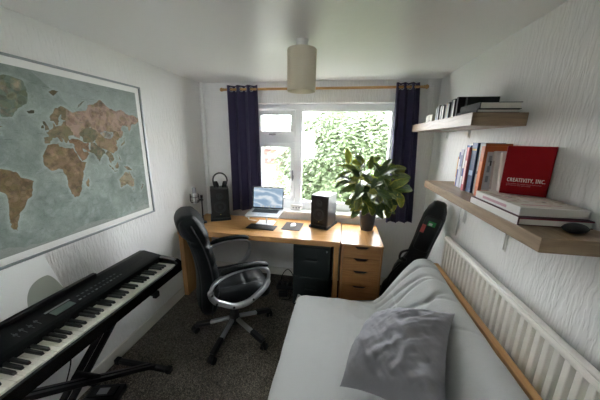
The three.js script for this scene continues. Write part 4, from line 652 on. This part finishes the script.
{ // cables and power strip below the desk
  const p = thing('power_strip', 'dark power strip with plugs on the floor under the desk', 'power strip', [1.09, 0, .30], .1);
  mesh('bar', bx(-.11, .11, 0, .045, -.03, .03, .006), M.darkGrey, p); for (const x of [-.07, -.01, .05]) mesh('plug', [bx(x - .022, x + .022, .045, .085, -.022, .022, .006)], M.black, p);
  const b = thing('adapter_box', 'black mains adapter box beside the power strip under the desk', 'adapter', [1.09, 0, .44], .2); mesh('case', bx(-.05, .05, 0, .05, -.03, .03, .008), M.black, b); mesh('cord', tube([[.05, .02, 0], [.08, .03, .03], [.06, .006, .08], [-.02, .006, .07]], .004, 20, 6), M.rubber, b);
  tag(mesh('loose_cable', tube([[1.0, .006, .20], [1.02, .10, .17], [1.08, .17, .16], [1.14, .12, .17], [1.17, .04, .20], [1.18, .006, .26]], .005, 40, 6), M.rubber), 'black loose cable arching behind the power strip', 'cable');
}
// ---------------------------------------------------------------- potted plant
{
  const PX = 1.957, PZ = .205, PY = .7645, p = thing('potted_plant', 'leafy rubber plant in a dark grey pot on the drawer chest', 'plant', [PX, PY, PZ]);
  mesh('pot', new THREE.LatheGeometry([[0, 0], [.062, 0], [.066, .004], [.080, .12], [.093, .20], [.094, .212], [.087, .212], [.085, .195], [.0, .19]].map(([a, b]) => new THREE.Vector2(a, b)), 40), phys(0x35363a, .5, { clearcoat: .15 }), p);
  mesh('soil', new THREE.CylinderGeometry(.085, .085, .006, 30).translate(0, .193, 0), std(0x2a211a, 1), p);
  const leafGeo = (L, Wd, cup, droop) => sheet(8, 12, (u, v) => { const a = u * 2 - 1, t = v, w = Wd * Math.pow(Math.sin(Math.PI * Math.pow(clamp(t, .0, 1), .85) * .985 + .02), .6); return [a * w * .5, cup * Math.abs(a) * w * .5 - droop * t * t, t * L]; }, .0012);
  const geos = [leafGeo(.15, .076, .30, .025), leafGeo(.17, .082, .22, .05), leafGeo(.125, .068, .38, .015)];
  const leafTex = (a, b, c, seed) => dataTex(64, 128, (u, v) => { const e = Math.abs(u - .5) * 2, n = pnoise(u * 6, v * 10, 6, 10, seed), edge = sst(.62, .85, e + (n - .5) * .5), rib = Math.abs(u - .5) < .03 ? 1 : 0, k = pnoise(u * 12, v * 24, 12, 24, seed + 1) * .25; return [0, 1, 2].map((q) => lerp(lerp(a[q], b[q], edge), c[q], rib * .7) * (.85 + k)); }, true);
  const lm = (map) => phys(0xffffff, .35, { map, transmission: .34, thickness: 0, side: THREE.DoubleSide, clearcoat: .25 });
  const mats = [lm(leafTex([.40, .50, .22], [.56, .62, .27], [.6, .66, .35], 1)), lm(leafTex([.31, .42, .20], [.42, .52, .24], [.52, .58, .33], 2)), lm(leafTex([.45, .54, .22], [.74, .75, .32], [.55, .6, .28], 3)), lm(leafTex([.62, .66, .24], [.85, .82, .36], [.7, .72, .34], 4))];
  const R = rng(2024), stemM = std(0x5c5a34, .7);
  const stems = [[-.20, .34, .06], [-.07, .52, .0], [.10, .46, .08], [.22, .40, .02], [.02, .33, .16], [-.13, .44, .13], [.16, .30, .12]];
  for (const [x, y, z] of stems) mesh('stem', tube([[x * .1, .19, z * .1], [x * .45, .19 + y * .35, z * .4], [x * .8, .19 + y * .75, z * .8], [x, .19 + y, z]], .0055, 16, 6), stemM, p);
  function leaf(pos, dir, mi, gi, roll = 0, sc = 1) {
    const m = mesh('leaf', geos[gi], mats[mi], p), z = V(...dir).normalize(), x = V().crossVectors(V(pos[0] * .9, .62, .75), z); if (x.length() < .05) x.set(1, 0, 0); x.normalize(); const y = V().crossVectors(z, x);
    m.quaternion.setFromRotationMatrix(new THREE.Matrix4().makeBasis(x, y, z)); m.rotateZ(roll * .6); m.position.set(...pos); m.scale.setScalar(sc);
  }
  // leaves set out along every stem, most of them drooping outwards
  const ok = (x, y, z) => { const wx = PX + x, wz = PZ + z; if (wx < 1.70 && y + PY < 1.20) return false; return wx > 2.02 ? wz > .20 : wz > .07 || y + PY > .95 && wz > -.02; };
  for (const [sx, sy, sz] of stems) for (let k = 0; k < 19; k++) {
    const t = .30 + k * .039, a = k * 2.4 + sx * 20 + R() * .7, px = sx * t, py = .19 + sy * t, pz = sz * t;
    let d = V(Math.cos(a) * 1 + sx * 1.6, (t > .85 ? .75 : -.12 - .35 * (1 - t)) + (R() - .5) * .5, Math.sin(a) * .8 + .28).normalize(); const L = .18;
    if (!ok(px + d.x * L, py + d.y * L, pz + d.z * L)) d.z = Math.abs(d.z);
    if (!ok(px + d.x * L, py + d.y * L, pz + d.z * L) || py + d.y * L < .245) continue;
    const r = R(); leaf([px + d.x * .02, py + d.y * .02, pz + d.z * .02], [d.x, d.y, d.z], r < .42 ? 1 : r < .75 ? 0 : r < .93 ? 2 : 3, Math.floor(R() * 3), (R() - .5) * .9, .9 + R() * .25);
  }
  // the leaves that stand out at the rim of the crown
  for (const [pos, dir, mi, gi, ro] of [
    [[-.235, .70, .04], [-.10, 1, .05], 3, 0, 1.2], [[-.20, .72, .05], [1, .12, .1], 3, 2, .9], [[-.24, .56, .08], [-1, -.22, .1], 3, 0, .8], [[-.20, .62, .07], [-1, -.30, .2], 0, 1, .5],
    [[.15, .66, .05], [-.9, .2, .2], 3, 2, .8], [[.16, .66, .08], [1, .18, .15], 0, 0, .5], [[.19, .60, .08], [1, .02, .15], 0, 1, .6], [[.22, .48, .08], [1, .03, .15], 0, 1, .4], [[.20, .52, .1], [1, -.05, .3], 1, 1, .3],
    [[.27, .44, .09], [.3, -1, .2], 3, 0, .3], [[.22, .40, .09], [.15, -1, .2], 3, 0, -.2], [[.17, .33, .09], [.15, -1, .25], 2, 0, .2], [[-.10, .40, .12], [-.3, -1, .4], 2, 0, .3], [[-.20, .56, .08], [-.9, -.35, .2], 1, 1, .3],
    [[-.02, .66, .06], [.1, 1, .1], 2, 2, .9], [[.02, .60, .10], [.5, .55, .5], 1, 1, .4], [[-.10, .24, .07], [-.5, -.5, .5], 1, 2, 0], [[.06, .26, .08], [.5, -.5, .5], 1, 2, 0]]) leaf(pos, dir, mi, gi, ro, 1.05);
  mesh('petioles', [tube([[-.2, .53, .06], [-.225, .63, .05], [-.235, .70, .04]], .003, 10, 5), tube([[-.2, .53, .06], [-.21, .65, .05], [-.20, .72, .05]], .003, 10, 5), tube([[-.2, .53, .06], [-.22, .55, .07], [-.24, .56, .08]], .003, 8, 5), tube([[.1, .60, .07], [.13, .64, .06], [.16, .66, .05]], .003, 8, 5), tube([[.22, .56, .02], [.23, .50, .05], [.27, .42, .08]], .003, 8, 5)], stemM, p);
}
// ---------------------------------------------------------------- guitar bag leaning in the corner
{
  const base = V(2.285, .012, .40), top = V(2.487, 1.215, .665), up = top.clone().sub(base).normalize(), L = top.distanceTo(base), n0 = V(-.28, .1, 1), zA = n0.addScaledVector(up, -n0.dot(up)).normalize(), xA = V().crossVectors(up, zA);
  const g = new THREE.Group(); g.name = numbered('guitar_bag'); scene.add(g); tag(g, 'black padded guitar bag leaning in the corner behind the futon', 'guitar bag');
  g.quaternion.setFromRotationMatrix(new THREE.Matrix4().makeBasis(xA, up, zA)); g.position.copy(base);
  const hw = [[0, .10], [.03, .15], [.1, .185], [.2, .19], [.3, .165], [.38, .15], [.46, .152], [.53, .140], [.60, .105], [.68, .088], [.85, .086], [1.0, .09], [1.1, .088], [1.16, .078], [L - .01, .05], [L, .03]];
  const at = (t) => { for (let i = 1; i < hw.length; i++) if (t <= hw[i][0]) { const k = (t - hw[i - 1][0]) / (hw[i][0] - hw[i - 1][0]); return lerp(hw[i - 1][1], hw[i][1], k * k * (3 - 2 * k)); } return hw[hw.length - 1][1]; };
  const nu = 40, nv = 90, pos = [], idx = [], uv = [];
  for (let j = 0; j <= nv; j++) { const t = j / nv * L, w = at(t), th = lerp(.065, .042, sst(.5, .75, t)) * Math.min(1, .35 + Math.sqrt(Math.min(t, L - t) / .06)); for (let i = 0; i < nu; i++) { const a = i / nu * Math.PI * 2, c = Math.cos(a), s = Math.sin(a), wr = 1 + .22 * fbm(a * 2, t * 11, 19) * (1 - .6 * sst(.6, .8, t)); pos.push(Math.sign(c) * Math.pow(Math.abs(c), .55) * w, t, Math.sign(s) * Math.pow(Math.abs(s), .5) * th * wr); uv.push(i / nu, t); } }
  for (let j = 0; j < nv; j++) for (let i = 0; i < nu; i++) { const a = j * nu + i, b = j * nu + (i + 1) % nu, c = a + nu, d = b + nu; idx.push(a, d, b, a, c, d); }
  for (const j of [0, nv]) { const k = pos.length / 3; pos.push(0, j / nv * L, 0); uv.push(0, 0); for (let i = 0; i < nu; i++) { const a = j * nu + i, b = j * nu + (i + 1) % nu; j ? idx.push(k, b, a) : idx.push(k, a, b); } }
  const bg = new THREE.BufferGeometry(); bg.setAttribute('position', new THREE.Float32BufferAttribute(pos, 3)); bg.setAttribute('uv', new THREE.Float32BufferAttribute(uv, 2)); bg.setIndex(idx); bg.computeVertexNormals();
  const nylon = std(0x0c0d0f, .38, { bumpMap: clothBump, bumpScale: .0004 });
  const body = mesh('bag', bg, nylon, g);
  mesh('zip', tube([...Array(24)].map((_, i) => { const t = .06 + i / 23 * (L - .1); return [-at(t) * .985, t, .018]; }), .004, 60, 6), M.darkGrey, body);
  mesh('pocket', pad(.13, .36, .02, 14, 24, 4, [.03, .04, .008], (v) => { v.y += .94; v.z += .046; }), nylon, g);
  mesh('carry_handle', tube([[-.085, .62, .05], [-.13, .63, .085], [-.135, .70, .085], [-.085, .73, .05]], .011, 24, 8), nylon, g);
  mesh('buckle', bx(-.12, -.07, .60, .635, .045, .07, .006), M.black, g);
  mesh('patch', bx(-.03, .03, 1.03, 1.075, .0565, .0585, .001), std(0x2f8f4c, .7), g);
  mesh('patch', bx(-.065, -.035, .95, 1.03, .050, .0575, .001), std(0xb9534c, .7), g);
  mesh('patch_mark', bx(-.022, .006, 1.036, 1.06, .0584, .059, 0), std(0xd9dcd4, .7), g);
  mesh('strap', tube([[-.10, .56, .06], [-.15, .42, .085], [-.14, .25, .085], [-.09, .12, .075]], .012, 30, 6), nylon, g);
}
{ // thin white cable on the right wall by the radiator
  tag(mesh('wall_cable', tube([[W - .006, 1.34, .83], [W - .006, 1.2, .835], [W - .008, 1.05, .83], [W - .012, .99, .835]], .0045, 24, 6), M.white), 'white cable running down the wall above the radiator end', 'cable');
}
renderer.render(scene, camera);
